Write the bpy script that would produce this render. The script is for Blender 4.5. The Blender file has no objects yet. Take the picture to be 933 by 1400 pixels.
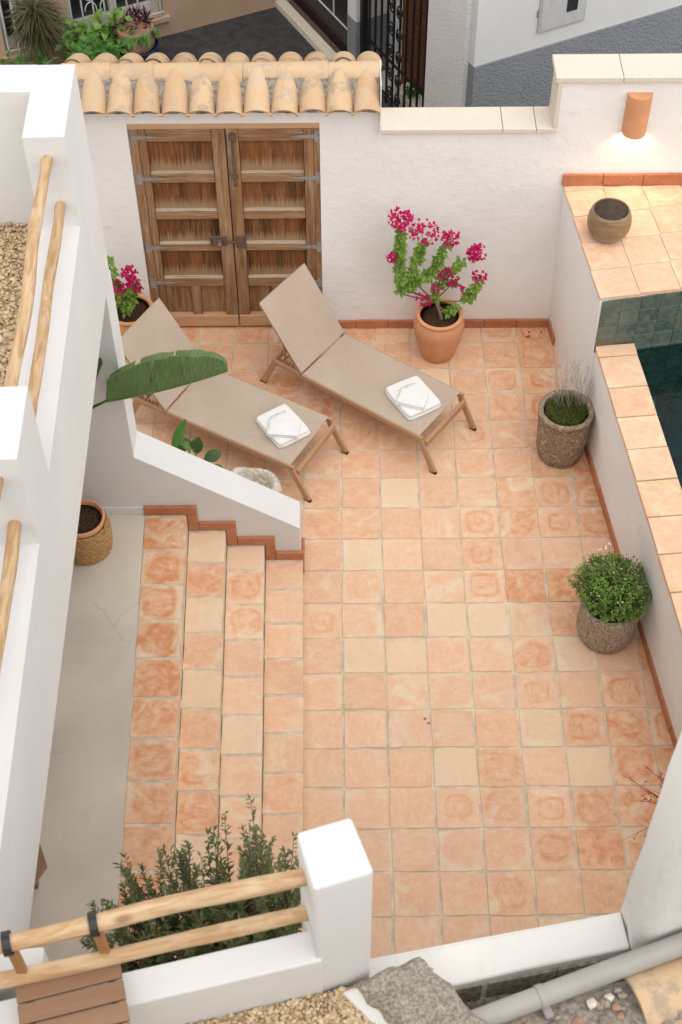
import bpy, bmesh, math, random
from mathutils import Vector, Matrix, noise as mnoise
random.seed(11)
R = math.radians
PI = math.pi
S = bpy.context.scene
COL = S.collection

# ------------------------------------------------------------------ camera
cd = bpy.data.cameras.new('camera'); cam = bpy.data.objects.new('camera', cd); COL.objects.link(cam); S.camera = cam
cd.sensor_fit = 'VERTICAL'; cd.sensor_height = 36.0; cd.lens = 36.0 * 1994.4 / 1400.0
cd.clip_start = 0.05; cd.clip_end = 500
CAM = Vector((0.2856, -7.0952, 8.6548))
yaw, pitch, roll = 0.0017158, 0.8866701, -0.0057951
fw = Vector((math.sin(yaw) * math.cos(pitch), math.cos(yaw) * math.cos(pitch), -math.sin(pitch)))
rt = Vector((math.cos(yaw), -math.sin(yaw), 0)); up = rt.cross(fw)
r2 = math.cos(roll) * rt + math.sin(roll) * up; u2 = -math.sin(roll) * rt + math.cos(roll) * up
cam.matrix_world = Matrix(((r2.x, u2.x, -fw.x, CAM.x), (r2.y, u2.y, -fw.y, CAM.y), (r2.z, u2.z, -fw.z, CAM.z), (0, 0, 0, 1)))
cd.dof.use_dof = True; cd.dof.focus_distance = 11.0; cd.dof.aperture_fstop = 4.5

# ------------------------------------------------------------------ world, sun, exposure (overcast)
SUN_EL, SUN_AZ = R(68), R(155)      # azimuth clockwise from +Y
W = bpy.data.worlds.new('World'); S.world = W; W.use_nodes = True
nt = W.node_tree; nt.nodes.clear()
sky = nt.nodes.new('ShaderNodeTexSky'); sky.sky_type = 'NISHITA'; sky.sun_disc = False
sky.sun_elevation = SUN_EL; sky.sun_rotation = SUN_AZ; sky.air_density = 1.0; sky.dust_density = 0.1; sky.ozone_density = 1.0
hs = nt.nodes.new('ShaderNodeHueSaturation'); hs.inputs['Saturation'].default_value = 0.12
tint = nt.nodes.new('ShaderNodeMix'); tint.data_type = 'RGBA'; tint.blend_type = 'MULTIPLY'; tint.inputs[0].default_value = 1.0
tint.inputs[7].default_value = (1.0, 0.972, 0.93, 1)
bg = nt.nodes.new('ShaderNodeBackground'); bg.inputs['Strength'].default_value = 0.15
wo = nt.nodes.new('ShaderNodeOutputWorld')
nt.links.new(sky.outputs[0], hs.inputs['Color']); nt.links.new(hs.outputs[0], tint.inputs[6])
nt.links.new(tint.outputs[2], bg.inputs['Color']); nt.links.new(bg.outputs[0], wo.inputs['Surface'])
sl = bpy.data.lights.new('sun', 'SUN'); sl.energy = 0.55; sl.angle = R(60); sl.color = (1.0, 0.965, 0.92)
so = bpy.data.objects.new('sun', sl); COL.objects.link(so)
sd = Vector((math.sin(SUN_AZ) * math.cos(SUN_EL), math.cos(SUN_AZ) * math.cos(SUN_EL), math.sin(SUN_EL)))
so.rotation_euler = sd.to_track_quat('Z', 'Y').to_euler(); so.location = (0, -3, 14)
S.view_settings.view_transform = 'Standard'; S.view_settings.look = 'None'
S.view_settings.exposure = 1.17; S.view_settings.gamma = 1.0; S.view_settings.use_curve_mapping = False

# ------------------------------------------------------------------ node helper
class NT:
    def __init__(s, name, rough=0.6, spec=0.4):
        s.m = bpy.data.materials.new(name); s.m.use_nodes = True; s.t = s.m.node_tree
        s.b = s.t.nodes['Principled BSDF']; s.b.inputs['Roughness'].default_value = rough
        s.b.inputs['Specular IOR Level'].default_value = spec
        s._tc = None
    def n(s, k, **kw):
        x = s.t.nodes.new(k)
        for a, b in kw.items(): setattr(x, a, b)
        return x
    def put(s, sock, v):
        if hasattr(v, 'is_output'): s.t.links.new(v, sock)
        elif isinstance(v, (tuple, list)) and len(v) == 3 and len(sock.default_value) == 4: sock.default_value = (*v, 1)
        else: sock.default_value = v
    @property
    def obj(s):
        if not s._tc: s._tc = s.n('ShaderNodeTexCoord')
        return s._tc.outputs['Object']
    def rnd(s): return s.n('ShaderNodeObjectInfo').outputs['Random']
    def ocol(s):
        x = s.n('ShaderNodeSeparateColor'); s.put(x.inputs[0], s.n('ShaderNodeObjectInfo').outputs['Color']); return x.outputs
    def math(s, op, a, b=0.0, c=None, clamp=False):
        x = s.n('ShaderNodeMath', operation=op, use_clamp=clamp); s.put(x.inputs[0], a); s.put(x.inputs[1], b)
        if c is not None: s.put(x.inputs[2], c)
        return x.outputs[0]
    def vmath(s, op, a, b):
        x = s.n('ShaderNodeVectorMath', operation=op); s.put(x.inputs[0], a); s.put(x.inputs[1], b); return x.outputs[0]
    def mapping(s, v, scale=(1, 1, 1), loc=(0, 0, 0)):
        x = s.n('ShaderNodeMapping'); s.put(x.inputs[0], v); s.put(x.inputs['Scale'], scale); s.put(x.inputs['Location'], loc); return x.outputs[0]
    def noise(s, v, scale, detail=3, rough=0.5, dist=0.0):
        x = s.n('ShaderNodeTexNoise'); s.put(x.inputs['Vector'], v); x.inputs['Scale'].default_value = scale
        x.inputs['Detail'].default_value = detail; x.inputs['Roughness'].default_value = rough; x.inputs['Distortion'].default_value = dist
        return x.outputs['Fac']
    def voro(s, v, scale, feat='F1', out='Distance'):
        x = s.n('ShaderNodeTexVoronoi', feature=feat); s.put(x.inputs['Vector'], v); x.inputs['Scale'].default_value = scale
        return x.outputs[out]
    def ramp(s, f, stops, interp='LINEAR'):
        x = s.n('ShaderNodeValToRGB'); e = x.color_ramp.elements; x.color_ramp.interpolation = interp
        for i, (p, c) in enumerate(stops):
            el = e[i] if i < 2 else e.new(p)
            el.position = p; el.color = (*c, 1) if isinstance(c, tuple) else (c, c, c, 1)
        s.put(x.inputs[0], f); return x.outputs[0]
    def step(s, f, a, b):
        x = s.n('ShaderNodeMapRange', interpolation_type='SMOOTHSTEP'); s.put(x.inputs[0], f); s.put(x.inputs[1], a); s.put(x.inputs[2], b)
        return x.outputs[0]
    def mix(s, f, a, b, mode='MIX'):
        x = s.n('ShaderNodeMix', data_type='RGBA', blend_type=mode); s.put(x.inputs[0], f); s.put(x.inputs[6], a); s.put(x.inputs[7], b)
        return x.outputs[2]
    def base(s, c): s.put(s.b.inputs['Base Color'], c)
    def bump(s, h, strength=0.3, dist=0.01):
        x = s.n('ShaderNodeBump'); x.inputs['Strength'].default_value = strength; x.inputs['Distance'].default_value = dist
        s.put(x.inputs['Height'], h); s.put(s.b.inputs['Normal'], x.outputs[0])
    def seeded(s):
        r = s.rnd(); x = s.n('ShaderNodeCombineXYZ')
        s.put(x.inputs[0], s.math('MULTIPLY', r, 71.3)); s.put(x.inputs[1], s.math('MULTIPLY', r, 37.7)); s.put(x.inputs[2], s.math('MULTIPLY', r, 91.1))
        return s.vmath('ADD', s.obj, x.outputs[0])

def m_plaster(name, col, rough=0.85, var=0.05, b1=0.25, b2=0.25, stain=0.0, stain_col=(.45, .4, .33)):
    k = NT(name, rough, 0.25); o = k.obj
    n1 = k.noise(o, 1.6, 4); n2 = k.noise(o, 14, 4, .6); n3 = k.noise(o, 90, 2)
    c = k.mix(k.step(n1, .3, .7), tuple(x * (1 - var) for x in col), tuple(min(1, x * (1 + var * .5)) for x in col))
    if stain: c = k.mix(k.math('MULTIPLY', k.step(k.noise(o, 3.3, 6, .7), .55, .78), stain), c, stain_col)
    k.base(c)
    h = k.math('ADD', k.math('MULTIPLY', n2, b1), k.math('MULTIPLY', n3, b2 * .25)); h = k.math('ADD', h, k.math('MULTIPLY', n1, b1 * 2))
    k.bump(h, 0.5, 0.02); return k.m

def m_tile(name, cream, peach, deep, gloss=0.5):
    # handmade terracotta: object colour r = how deep fired, g = strength of ring stain, b = pale margin
    k = NT(name, gloss, 0.35); o = k.obj; sd_ = k.seeded(); oc = k.ocol(); rn = k.rnd()
    sx = k.n('ShaderNodeSeparateXYZ'); k.put(sx.inputs[0], o)
    nlow = k.noise(sd_, 7.5, 2, .5); nmid = k.noise(sd_, 22, 4, .6); nfin = k.noise(sd_, 120, 3, .65); smear = k.noise(k.mapping(sd_, (7, 16, 7)), 1, 4, .6, 1.4)
    ox = k.math('ADD', sx.outputs[0], k.math('MULTIPLY', k.math('SUBTRACT', k.math('FRACT', k.math('MULTIPLY', rn, 13.7)), .5), .03))
    oy = k.math('ADD', sx.outputs[1], k.math('MULTIPLY', k.math('SUBTRACT', k.math('FRACT', k.math('MULTIPLY', rn, 29.3)), .5), .03))
    ax = k.math('ABSOLUTE', ox); ay = k.math('ABSOLUTE', oy)
    d = k.math('POWER', k.math('ADD', k.math('POWER', ax, 3.2), k.math('POWER', ay, 3.2)), 1 / 3.2)
    d = k.math('ADD', d, k.math('MULTIPLY', k.math('SUBTRACT', nlow, .5), .06)); d = k.math('ADD', d, k.math('MULTIPLY', k.math('SUBTRACT', nmid, .5), .022))
    c = k.mix(k.step(smear, .32, .70), peach, k.mix(.5, peach, cream))
    c = k.mix(oc[0], c, k.mix(k.step(k.noise(sd_, 11, 4, .6, .6), .3, .75), deep, peach))
    # a broad water stain with a dark rim, and a fainter ring inside it
    rad = k.math('ADD', .075, k.math('MULTIPLY', k.math('FRACT', k.math('MULTIPLY', rn, 7.9)), .035))
    rim = k.step(k.math('ABSOLUTE', k.math('SUBTRACT', d, rad)), .022, .002); rim2 = k.step(k.math('ABSOLUTE', k.math('SUBTRACT', d, k.math('MULTIPLY', rad, .55))), .014, .003)
    disc = k.step(d, rad, k.math('SUBTRACT', rad, .03))
    c = k.mix(k.math('MULTIPLY', k.math('MULTIPLY', disc, oc[1]), .62), c, k.mix(k.step(smear, .35, .65), deep, peach))
    c = k.mix(k.math('MULTIPLY', k.math('MULTIPLY', rim, oc[1]), k.math('ADD', .30, k.math('MULTIPLY', k.step(nlow, .35, .65), .65))), c, deep)
    c = k.mix(k.math('MULTIPLY', k.math('MULTIPLY', rim2, oc[1]), k.math('MULTIPLY', k.step(nmid, .4, .65), .3)), c, k.mix(.5, cream, (.8, .7, .58)))
    pale = k.math('MULTIPLY', k.math('MULTIPLY', k.step(d, .100, .140), oc[2]), k.step(k.noise(sd_, 6.5, 3, .6, .5), .40, .66)); c = k.mix(pale, c, k.mix(k.math('MULTIPLY', k.step(k.math('FRACT', k.math('MULTIPLY', rn, 5.3)), .60, .8), .7), cream, (deep[0] * 1.03, deep[1] * 1.5, deep[2] * 1.7)))
    veil = k.math('MULTIPLY', k.step(k.noise(sd_, 3.6, 4, .6, 1.0), .55, .70), .7); c = k.mix(veil, c, cream)
    c = k.mix(k.math('MULTIPLY', k.step(nfin, .60, .8), .30), c, tuple(x * .8 for x in peach))
    c = k.mix(k.math('MULTIPLY', k.step(k.noise(sd_, 45, 2), .70, .78), .55), c, (.80, .72, .60))
    c = k.mix(k.math('MULTIPLY', k.step(k.noise(sd_, 18, 3, .55, .8), .42, .70), .22), c, tuple(min(1, x * 1.14) for x in cream)); v = k.math('ADD', .955, k.math('MULTIPLY', rn, .08)); cv = k.n('ShaderNodeCombineColor')
    for i in range(3): k.put(cv.inputs[i], v)
    c = k.mix(1.0, c, cv.outputs[0], 'MULTIPLY')
    c = k.mix(k.math('MULTIPLY', k.math('MULTIPLY', k.step(oc[2], .93, .99), .62), k.step(smear, .68, .38)), c, k.mix(k.step(smear, .3, .7), cream, tuple(x * .93 for x in cream)))
    k.base(c); k.put(k.b.inputs['Roughness'], k.math('ADD', gloss - .1, k.math('MULTIPLY', nmid, .25)))
    k.bump(k.math('ADD', k.math('MULTIPLY', nlow, 1.2), k.math('MULTIPLY', nfin, .15)), .4, .006); return k.m

def m_wood(name, a, b, c_, axis=2, fine=60, rough=0.65, streak=1.0, bump=.4):
    k = NT(name, rough, 0.3); v = k.seeded()
    sc = [1, 1, 1]; sc[axis] = .05
    g = k.noise(k.mapping(v, tuple(x * fine for x in sc)), 1, 4, .65, .3)
    sc2 = [1, 1, 1]; sc2[axis] = .12
    g2 = k.noise(k.mapping(v, tuple(x * 9 for x in sc2)), 1, 4, .6, 1.2)
    c = k.mix(k.step(g2, .3, .7), a, b); c = k.mix(k.math('MULTIPLY', k.step(g, .45, .75), streak * .7), c, c_)
    k.base(c); k.bump(g, bump, .004); return k.m

def dust(mat, col, amt):
    k = NT.__new__(NT); k.m = mat; k.t = mat.node_tree; k.b = k.t.nodes['Principled BSDF']; k._tc = None
    s = k.n('ShaderNodeSeparateXYZ'); k.put(s.inputs[0], k.n('ShaderNodeNewGeometry').outputs['Normal'])
    src = k.b.inputs['Base Color'].links[0].from_socket; f = k.math('MULTIPLY', k.step(s.outputs[2], .35, .8), k.math('ADD', amt - .25, k.math('MULTIPLY', k.noise(k.obj, 30, 3), .5)))
    k.base(k.mix(f, src, col)); return mat
def m_panel(name):
    k = NT(name, .75, .25); v = k.seeded(); o = k.obj; s = k.n('ShaderNodeSeparateXYZ'); k.put(s.inputs[0], o)
    g = k.noise(k.mapping(v, (75, 75, 3.5)), 1, 4, .65, .3); g2 = k.noise(k.mapping(v, (11, 11, 1.2)), 1, 4, .6, .8)
    c = k.mix(k.step(g2, .3, .7), (.25, .095, .03), (.085, .034, .014)); c = k.mix(k.math('MULTIPLY', k.step(g, .45, .75), .55), c, (.36, .20, .095))
    wear = k.math('ADD', k.math('MULTIPLY', s.outputs[2], -1.0), k.math('MULTIPLY', k.math('SUBTRACT', g, .5), .22))
    c = k.mix(k.math('MULTIPLY', k.step(wear, .015, .125), .75), c, (.40, .27, .155)); k.base(c); k.bump(g, .8, .004); return k.m
def m_plain(name, col, rough=0.6, spec=.4, var=.15, scale=12, bump=.15, metal=0.0, bscale=60):
    k = NT(name, rough, spec); v = k.seeded(); n = k.noise(v, scale, 4, .6)
    k.base(k.mix(k.step(n, .25, .75), tuple(x * (1 - var) for x in col), tuple(min(1, x * (1 + var)) for x in col)))
    k.b.inputs['Metallic'].default_value = metal
    k.bump(k.noise(v, bscale, 3), bump, .004); return k.m

def m_leaf(name, a, b, rough=.45, trans=.25):
    k = NT(name, rough, .4); n = k.noise(k.obj, 9, 2); n2 = k.noise(k.obj, 45, 1)
    c = k.mix(k.step(n, .3, .7), a, b); c = k.mix(k.math('MULTIPLY', n2, .5), c, tuple(min(1, x * 1.6) for x in b)); k.base(c)
    k.b.inputs['Transmission Weight'].default_value = 0
    k.b.inputs['Subsurface Weight'].default_value = 0
    tr = k.n('ShaderNodeBsdfTranslucent'); k.put(tr.inputs[0], c); mx = k.n('ShaderNodeMixShader'); mx.inputs[0].default_value = trans
    out = [x for x in k.t.nodes if x.type == 'OUTPUT_MATERIAL'][0]
    k.t.links.new(k.b.outputs[0], mx.inputs[1]); k.t.links.new(tr.outputs[0], mx.inputs[2]); k.t.links.new(mx.outputs[0], out.inputs[0]); return k.m

M = {}
M['white'] = m_plaster('white_plaster', (.69, .682, .668), var=.035, b1=.26, b2=.2)
M['wall'] = m_plaster('old_white_plaster', (.85, .84, .83), var=.04, b1=.8, b2=.4, stain=.08, stain_col=(.6, .52, .45))
M['roughwhite'] = m_plaster('rough_white_plaster', (.74, .72, .68), var=.07, b1=.6, b2=.5, stain=.35, stain_col=(.52, .48, .42))
M['tile'] = m_tile('terracotta_tile', (.76, .615, .43), (.765, .455, .295), (.625, .23, .08))
M['skirt'] = m_tile('terracotta_skirting', (.52, .24, .13), (.46, .175, .085), (.33, .10, .045), .55)
M['grout'] = m_plain('grout', (.61, .51, .385), .9, .2, .22, 9, .5)
M['cement'] = m_plaster('polished_cement', (.62, .545, .455), rough=.6, var=.13, b1=.12, b2=.1)
def cracks(mat):
    k = NT.__new__(NT); k.m = mat; k.t = mat.node_tree; k.b = k.t.nodes['Principled BSDF']; k._tc = None
    src = k.b.inputs['Base Color'].links[0].from_socket; o = k.obj; w = k.n('ShaderNodeVectorMath', operation='ADD'); k.put(w.inputs[0], o)
    nn = k.n('ShaderNodeTexNoise'); k.put(nn.inputs['Vector'], o); nn.inputs['Scale'].default_value = 4; sc = k.n('ShaderNodeVectorMath', operation='SCALE'); k.put(sc.inputs[0], nn.outputs['Color']); sc.inputs['Scale'].default_value = .35; k.put(w.inputs[1], sc.outputs[0])
    e = k.voro(w.outputs[0], .9, 'DISTANCE_TO_EDGE'); f = k.math('MULTIPLY', k.step(e, .006, .001), k.step(k.noise(o, 1.3, 2), .5, .6))
    c = k.mix(k.math('MULTIPLY', f, .5), src, (.30, .25, .2)); c = k.mix(k.math('MULTIPLY', k.step(k.noise(o, 5, 6, .7), .5, .75), .25), c, (.42, .36, .29)); k.base(c)
cracks(M['cement'])
M['pot'] = m_plain('terracotta_pot', (.66, .325, .165), .75, .25, .09, 6, .12)
M['stonecop'] = m_plain('limestone', (.70, .635, .535), .85, .2, .06, 70, .9, bscale=150)
M['iron'] = m_plain('weathered_iron', (.27, .25, .235), .7, .4, .25, 30, .5)
M['rust'] = m_plain('rusty_iron', (.13, .085, .06), .75, .4, .4, 40, .6)
M['black'] = m_plain('black_iron', (.012, .012, .013), .45, .5, .2)
M['blackdoor'] = m_plain('black_metal_door', (.010, .009, .009), .35, .5, .2)
M['soil'] = m_plain('soil', (.055, .032, .018), .95, .1, .6, 60, 1.0, bscale=90)
def m_log():
    k = NT('peeled_log', .65, .25); v = k.seeded()
    g = k.noise(k.mapping(v, (60, 4, 60)), 1, 5, .65, .6); g2 = k.noise(k.mapping(v, (16, 2.2, 16)), 1, 4, .6, 2.2); kn = k.voro(k.mapping(v, (7, 3.2, 7)), 1)
    c = k.mix(k.step(g2, .35, .62), (.61, .435, .265), (.46, .275, .135)); c = k.mix(k.math('MULTIPLY', k.step(g, .5, .72), .6), c, (.36, .20, .095))
    c = k.mix(k.math('MULTIPLY', k.step(kn, .16, .04), .75), c, (.24, .125, .06)); c = k.mix(k.math('MULTIPLY', k.step(k.noise(v, 5, 3), .55, .75), .5), c, (.66, .52, .36)); k.base(c); k.bump(k.math('ADD', g, g2), .6, .004); return k.m
M['log'] = m_log()
M['loungerframe'] = m_wood('tan_frame', (.47, .28, .16), (.43, .245, .135), (.37, .205, .11), axis=0, fine=70, rough=.45, streak=.35, bump=.1)
M['doorpanel'] = m_panel('old_door_panel')
M['doorrail'] = m_wood('old_door_rail', (.37, .21, .105), (.24, .115, .05), (.50, .38, .25), axis=0, fine=70, rough=.75, streak=.8, bump=.8)
M['doorstile'] = m_wood('old_door_stile', (.34, .18, .085), (.20, .092, .04), (.46, .33, .205), axis=2, fine=70, rough=.75, streak=.8, bump=.8)
dust(M['doorrail'], (.56, .47, .36), .85)
def weather(mat, sc):
    k = NT.__new__(NT); k.m = mat; k.t = mat.node_tree; k.b = k.t.nodes['Principled BSDF']; k._tc = None
    v = k.seeded(); src = k.b.inputs['Base Color'].links[0].from_socket
    c = k.mix(k.math('MULTIPLY', k.step(k.noise(k.mapping(v, sc), 1, 5, .7, .5), .50, .70), .6), src, (.46, .36, .255)); c = k.mix(k.math('MULTIPLY', k.step(k.noise(k.mapping(v, tuple(x * 1.6 for x in sc)), 1, 5, .7, .5), .55, .72), .7), c, (.10, .048, .022)); k.base(c)
weather(M['doorrail'], (2.0, 22, 22)); weather(M['doorstile'], (22, 22, 2.0))
M['newwood'] = m_wood('new_wood', (.60, .39, .235), (.54, .33, .19), (.45, .25, .12), axis=0, fine=60, rough=.6, streak=.5)
M['slat'] = m_wood('brown_slat', (.30, .175, .10), (.25, .14, .078), (.36, .23, .14), axis=0, fine=60, rough=.6, streak=.4)
M['hanger'] = m_wood('hanger_wood', (.36, .185, .075), (.30, .15, .06), (.40, .23, .1), axis=2, fine=60, rough=.55, streak=.4)
M['towel'] = m_plain('white_terry', (.84, .83, .815), .95, .1, .02, 30, 1.0, bscale=260)
M['ink'] = m_plain('grey_print', (.20, .20, .22), .9, .1, .05)
M['pvc'] = m_plain('grey_pipe', (.36, .345, .31), .45, .4, .08, 5, .1)
M['concrete'] = m_plain('weathered_concrete', (.30, .265, .215), .95, .15, .5, 75, 1.2, bscale=95)
M['mortar'] = m_plain('grey_mortar', (.28, .245, .205), .95, .15, .45, 40, 1.2, bscale=60)
M['asphalt'] = m_plain('dark_street', (.052, .050, .052), .8, .3, .35, 9, .6, bscale=80)
M['peach'] = m_plaster('peach_render', (.55, .385, .265), var=.10, b1=.4, b2=.3, stain=.3, stain_col=(.30, .22, .16))
def m_stucco(name, col):
    k = NT(name, .9, .2); n = k.noise(k.obj, 42, 3, .6); n2 = k.noise(k.obj, 2.5, 4, .6)
    c = k.mix(k.step(n2, .3, .7), tuple(x * .93 for x in col), col); k.base(c); k.bump(n, 1.0, .022); return k.m
M['stucco'] = m_stucco('white_stucco', (.80, .79, .77))
M['bluegrey'] = m_stucco('blue_grey_stucco', (.27, .285, .305))
M['greywall'] = m_plaster('pale_grey_render', (.66, .66, .645), var=.04, b1=.3, b2=.2)
M['winwhite'] = m_plain('window_white', (.62, .61, .58), .5, .4, .06)
M['glass'] = m_plain('dark_glass', (.03, .032, .035), .08, .5, .2)
M['box'] = m_plain('meter_box_metal', (.50, .505, .50), .4, .4, .06)
M['brownslat'] = m_plain('brown_shutter', (.155, .055, .022), .6, .3, .25)
M['bluetub'] = m_plain('blue_plastic', (.012, .035, .11), .4, .5, .15)
M['claypot'] = m_plain('clay_pot', (.42, .25, .17), .85, .2, .25, 10, .4)
M['stem'] = m_plain('woody_stem', (.22, .15, .10), .85, .2, .25, 40, .5)
M['red'] = m_plain('red_twig', (.30, .06, .035), .8, .2, .25)
M['dry'] = m_plain('dry_stalk', (.42, .38, .33), .85, .2, .2)
M['olive'] = m_leaf('olive_leaf', (.06, .085, .02), (.15, .175, .07), .4)
M['boug'] = m_leaf('bougainvillea_leaf', (.08, .19, .015), (.20, .33, .045))
M['magenta'] = m_leaf('magenta_bract', (.48, .006, .10), (.62, .012, .17), .6, .3)
M['bush'] = m_leaf('bush_leaf', (.07, .18, .02), (.21, .36, .075))
M['moss'] = m_leaf('succulent_green', (.07, .10, .02), (.18, .21, .06))
M['dark'] = m_leaf('dark_green_leaf', (.02, .055, .015), (.04, .09, .02), .35, .12)
M['mid'] = m_leaf('street_plant_leaf', (.04, .12, .02), (.10, .24, .04))
M['yucca'] = m_leaf('yucca_leaf', (.13, .12, .06), (.20, .185, .10))
M['petal'] = m_plain('white_petal', (.8, .78, .74), .7, .2, .05)
M['purple'] = m_leaf('purple_leaf', (.035, .008, .02), (.07, .012, .035))

def m_special():
    # banana-like leaf with fine cross veins (uv.x runs along the midrib)
    k = NT('strelitzia_leaf', .4, .45); uv = k.n('ShaderNodeTexCoord').outputs['UV']; s = k.n('ShaderNodeSeparateXYZ'); k.put(s.inputs[0], uv)
    w = k.noise(k.mapping(uv, (130, 3, 1)), 1, 2, .5)
    c = k.mix(k.step(w, .35, .65), (.075, .14, .045), (.14, .225, .085))
    c = k.mix(k.step(s.outputs[1], .955, 1.0), c, (.34, .30, .13)); c = k.mix(k.step(k.noise(k.obj, 6, 3), .45, .75), c, (.09, .16, .05)); k.base(c); k.bump(w, .3, .004)
    M['strel'] = k.m
    # sling fabric
    k = NT('taupe_sling', .8, .2); o = k.obj
    wx = k.n('ShaderNodeTexWave', wave_type='BANDS', bands_direction='X'); k.put(wx.inputs[0], o); wx.inputs['Scale'].default_value = 220
    n = k.noise(o, 3, 4, .6, .6)
    k.base(k.mix(k.step(n, .3, .75), (.455, .365, .285), (.50, .41, .325))); k.bump(wx.outputs['Fac'], .12, .002); M['sling'] = k.m
    # tufa-like stone planter
    k = NT('tufa_stone', .95, .15); o = k.seeded()
    v = k.voro(o, 26); v2 = k.noise(o, 34, 4, .7); f = k.noise(o, 9, 3)
    c = k.mix(k.step(v2, .3, .7), (.205, .15, .105), (.36, .27, .19)); c = k.mix(k.step(k.noise(o, 38, 3, .55, 1.5), .59, .65), c, (.70, .54, .39))
    c = k.mix(k.math('MULTIPLY', k.step(f, .55, .75), .4), c, (.30, .24, .18)); k.base(c)
    k.bump(k.math('ADD', v2, k.math('MULTIPLY', v, -.8)), .7, .015); M['tufa'] = k.m
    k = NT('knitted_stone', .95, .15); o = k.seeded()
    wv = k.n('ShaderNodeTexWave', wave_type='BANDS', bands_direction='Z'); k.put(wv.inputs[0], o); wv.inputs['Scale'].default_value = 22; wv.inputs['Distortion'].default_value = 9; wv.inputs['Detail'].default_value = 3; wv.inputs['Detail Scale'].default_value = 3
    n = k.noise(k.mapping(o, (60, 60, 40)), 1, 4, .7)
    c = k.mix(k.step(n, .36, .64), (.30, .24, .18), (.66, .56, .44)); c = k.mix(k.math('MULTIPLY', wv.outputs['Fac'], .35), c, (.16, .12, .085)); k.base(c)
    k.bump(k.math('ADD', n, k.math('MULTIPLY', wv.outputs['Fac'], .6)), .6, .012); M['knit'] = k.m
    # ceramic bowl
    k = NT('glazed_clay', .45, .4); o = k.obj; s = k.n('ShaderNodeSeparateXYZ'); k.put(s.inputs[0], o)
    n = k.noise(k.mapping(o, (8, 8, 60)), 1, 4, .65)
    c = k.mix(k.step(n, .3, .7), (.20, .125, .065), (.31, .205, .115)); c = k.mix(k.step(k.math('ADD', s.outputs[2], k.math('MULTIPLY', n, .02)), .085, .06), c, (.30, .255, .225)); k.base(c); k.bump(n, .3, .006); M['bowl'] = k.m
    M['bowlin'] = m_plain('dark_glaze', (.05, .032, .02), .75, .5, .4, 20, .2)
    # barrel roof tiles
    k = NT('barrel_roof_tile', .8, .25); o = k.seeded(); n = k.noise(o, 9, 5, .65); n2 = k.noise(o, 30, 4, .7); oc = k.ocol()
    c = k.mix(oc[0], (.62, .435, .265), (.56, .355, .205)); c = k.mix(k.step(n, .35, .75), c, (.66, .51, .345))
    c = k.mix(k.math('MULTIPLY', k.step(n, .44, .62), k.math('MULTIPLY', oc[1], .75)), c, (.24, .185, .14)); c = k.mix(k.math('MULTIPLY', k.step(n2, .6, .75), .35), c, (.36, .24, .13)); k.base(c)
    k.bump(n2, .4, .006); M['roof'] = k.m
    # green zellige
    k = NT('green_zellige', .18, .5); o = k.seeded(); n = k.noise(o, 14, 4, .6, .6); r = k.rnd()
    c = k.mix(r, (.062, .095, .078), (.105, .145, .115)); c = k.mix(k.step(n, .4, .75), c, (.155, .18, .135)); c = k.mix(k.math('MULTIPLY', k.step(k.math('FRACT', k.math('MULTIPLY', r, 7.3)), .6, .9), .5), c, (.11, .075, .05)); k.base(c); k.bump(n, .25, .006)
    k.put(k.b.inputs['Roughness'], k.math('ADD', .12, k.math('MULTIPLY', n, .35))); M['zellige'] = k.m
    # wicker
    k = NT('wicker', .8, .25); o = k.obj
    wv = k.n('ShaderNodeTexWave', wave_type='BANDS', bands_direction='Z'); k.put(wv.inputs[0], o); wv.inputs['Scale'].default_value = 26; wv.inputs['Distortion'].default_value = 1.2; wv.inputs['Detail Scale'].default_value = 6
    n = k.noise(k.mapping(o, (30, 30, 90)), 1, 3, .6)
    c = k.mix(k.step(n, .3, .7), (.34, .18, .065), (.58, .36, .165)); c = k.mix(.25, c, (.50, .29, .115)); k.base(c); k.bump(k.math('ADD', wv.outputs['Fac'], n), .8, .008); M['wicker'] = k.m
    # pale porous stone
    k = NT('pale_rough_stone', .95, .15); o = k.obj; n = k.noise(o, 16, 6, .75); v = k.voro(o, 30)
    k.base(k.mix(k.step(n, .35, .62), (.60, .52, .39), (.80, .75, .66))); k.bump(k.math('ADD', n, v), 1.0, .02); M['trough'] = k.m
    # gravel: colour per stone from the mesh attribute
    k = NT('gravel_stone', .9, .2); a = k.n('ShaderNodeAttribute', attribute_name='tone').outputs['Fac']
    c = k.ramp(a, [(0, (.44, .30, .17)), (.35, (.55, .40, .235)), (.7, (.62, .48, .31)), (1, (.68, .57, .42))]); k.base(c); k.bump(k.noise(k.obj, 140, 3), .4, .003); M['gravel'] = k.m
    k = NT('gravel_bed', .95, .15); v = k.voro(k.obj, 48, 'F1', 'Color'); e = k.voro(k.obj, 48)
    sv = k.n('ShaderNodeSeparateColor'); k.put(sv.inputs[0], v); k.base(k.ramp(sv.outputs[0], [(0, (.36, .24, .13)), (.5, (.52, .38, .22)), (1, (.64, .52, .36))])); k.bump(k.math('MULTIPLY', e, -1.0), 1.0, .012); M['gravelbed'] = k.m
    # water
    k = NT('pool_water', .06, .2); k.base((.16, .50, .50)); k.b.inputs['Transmission Weight'].default_value = 1.0; k.b.inputs['IOR'].default_value = 1.33
    n = k.noise(k.obj, 3.5, 3, .5, .4); n2 = k.noise(k.obj, 12, 2); k.bump(k.math('ADD', n, k.math('MULTIPLY', n2, .5)), .3, .03); M['water'] = k.m
    k = NT('pool_lining', .5, .3); n = k.noise(k.obj, 2.3, 4, .6, .5)
    k.base(k.mix(k.step(n, .35, .7), (.010, .045, .05), (.03, .13, .14))); M['lining'] = k.m
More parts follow.
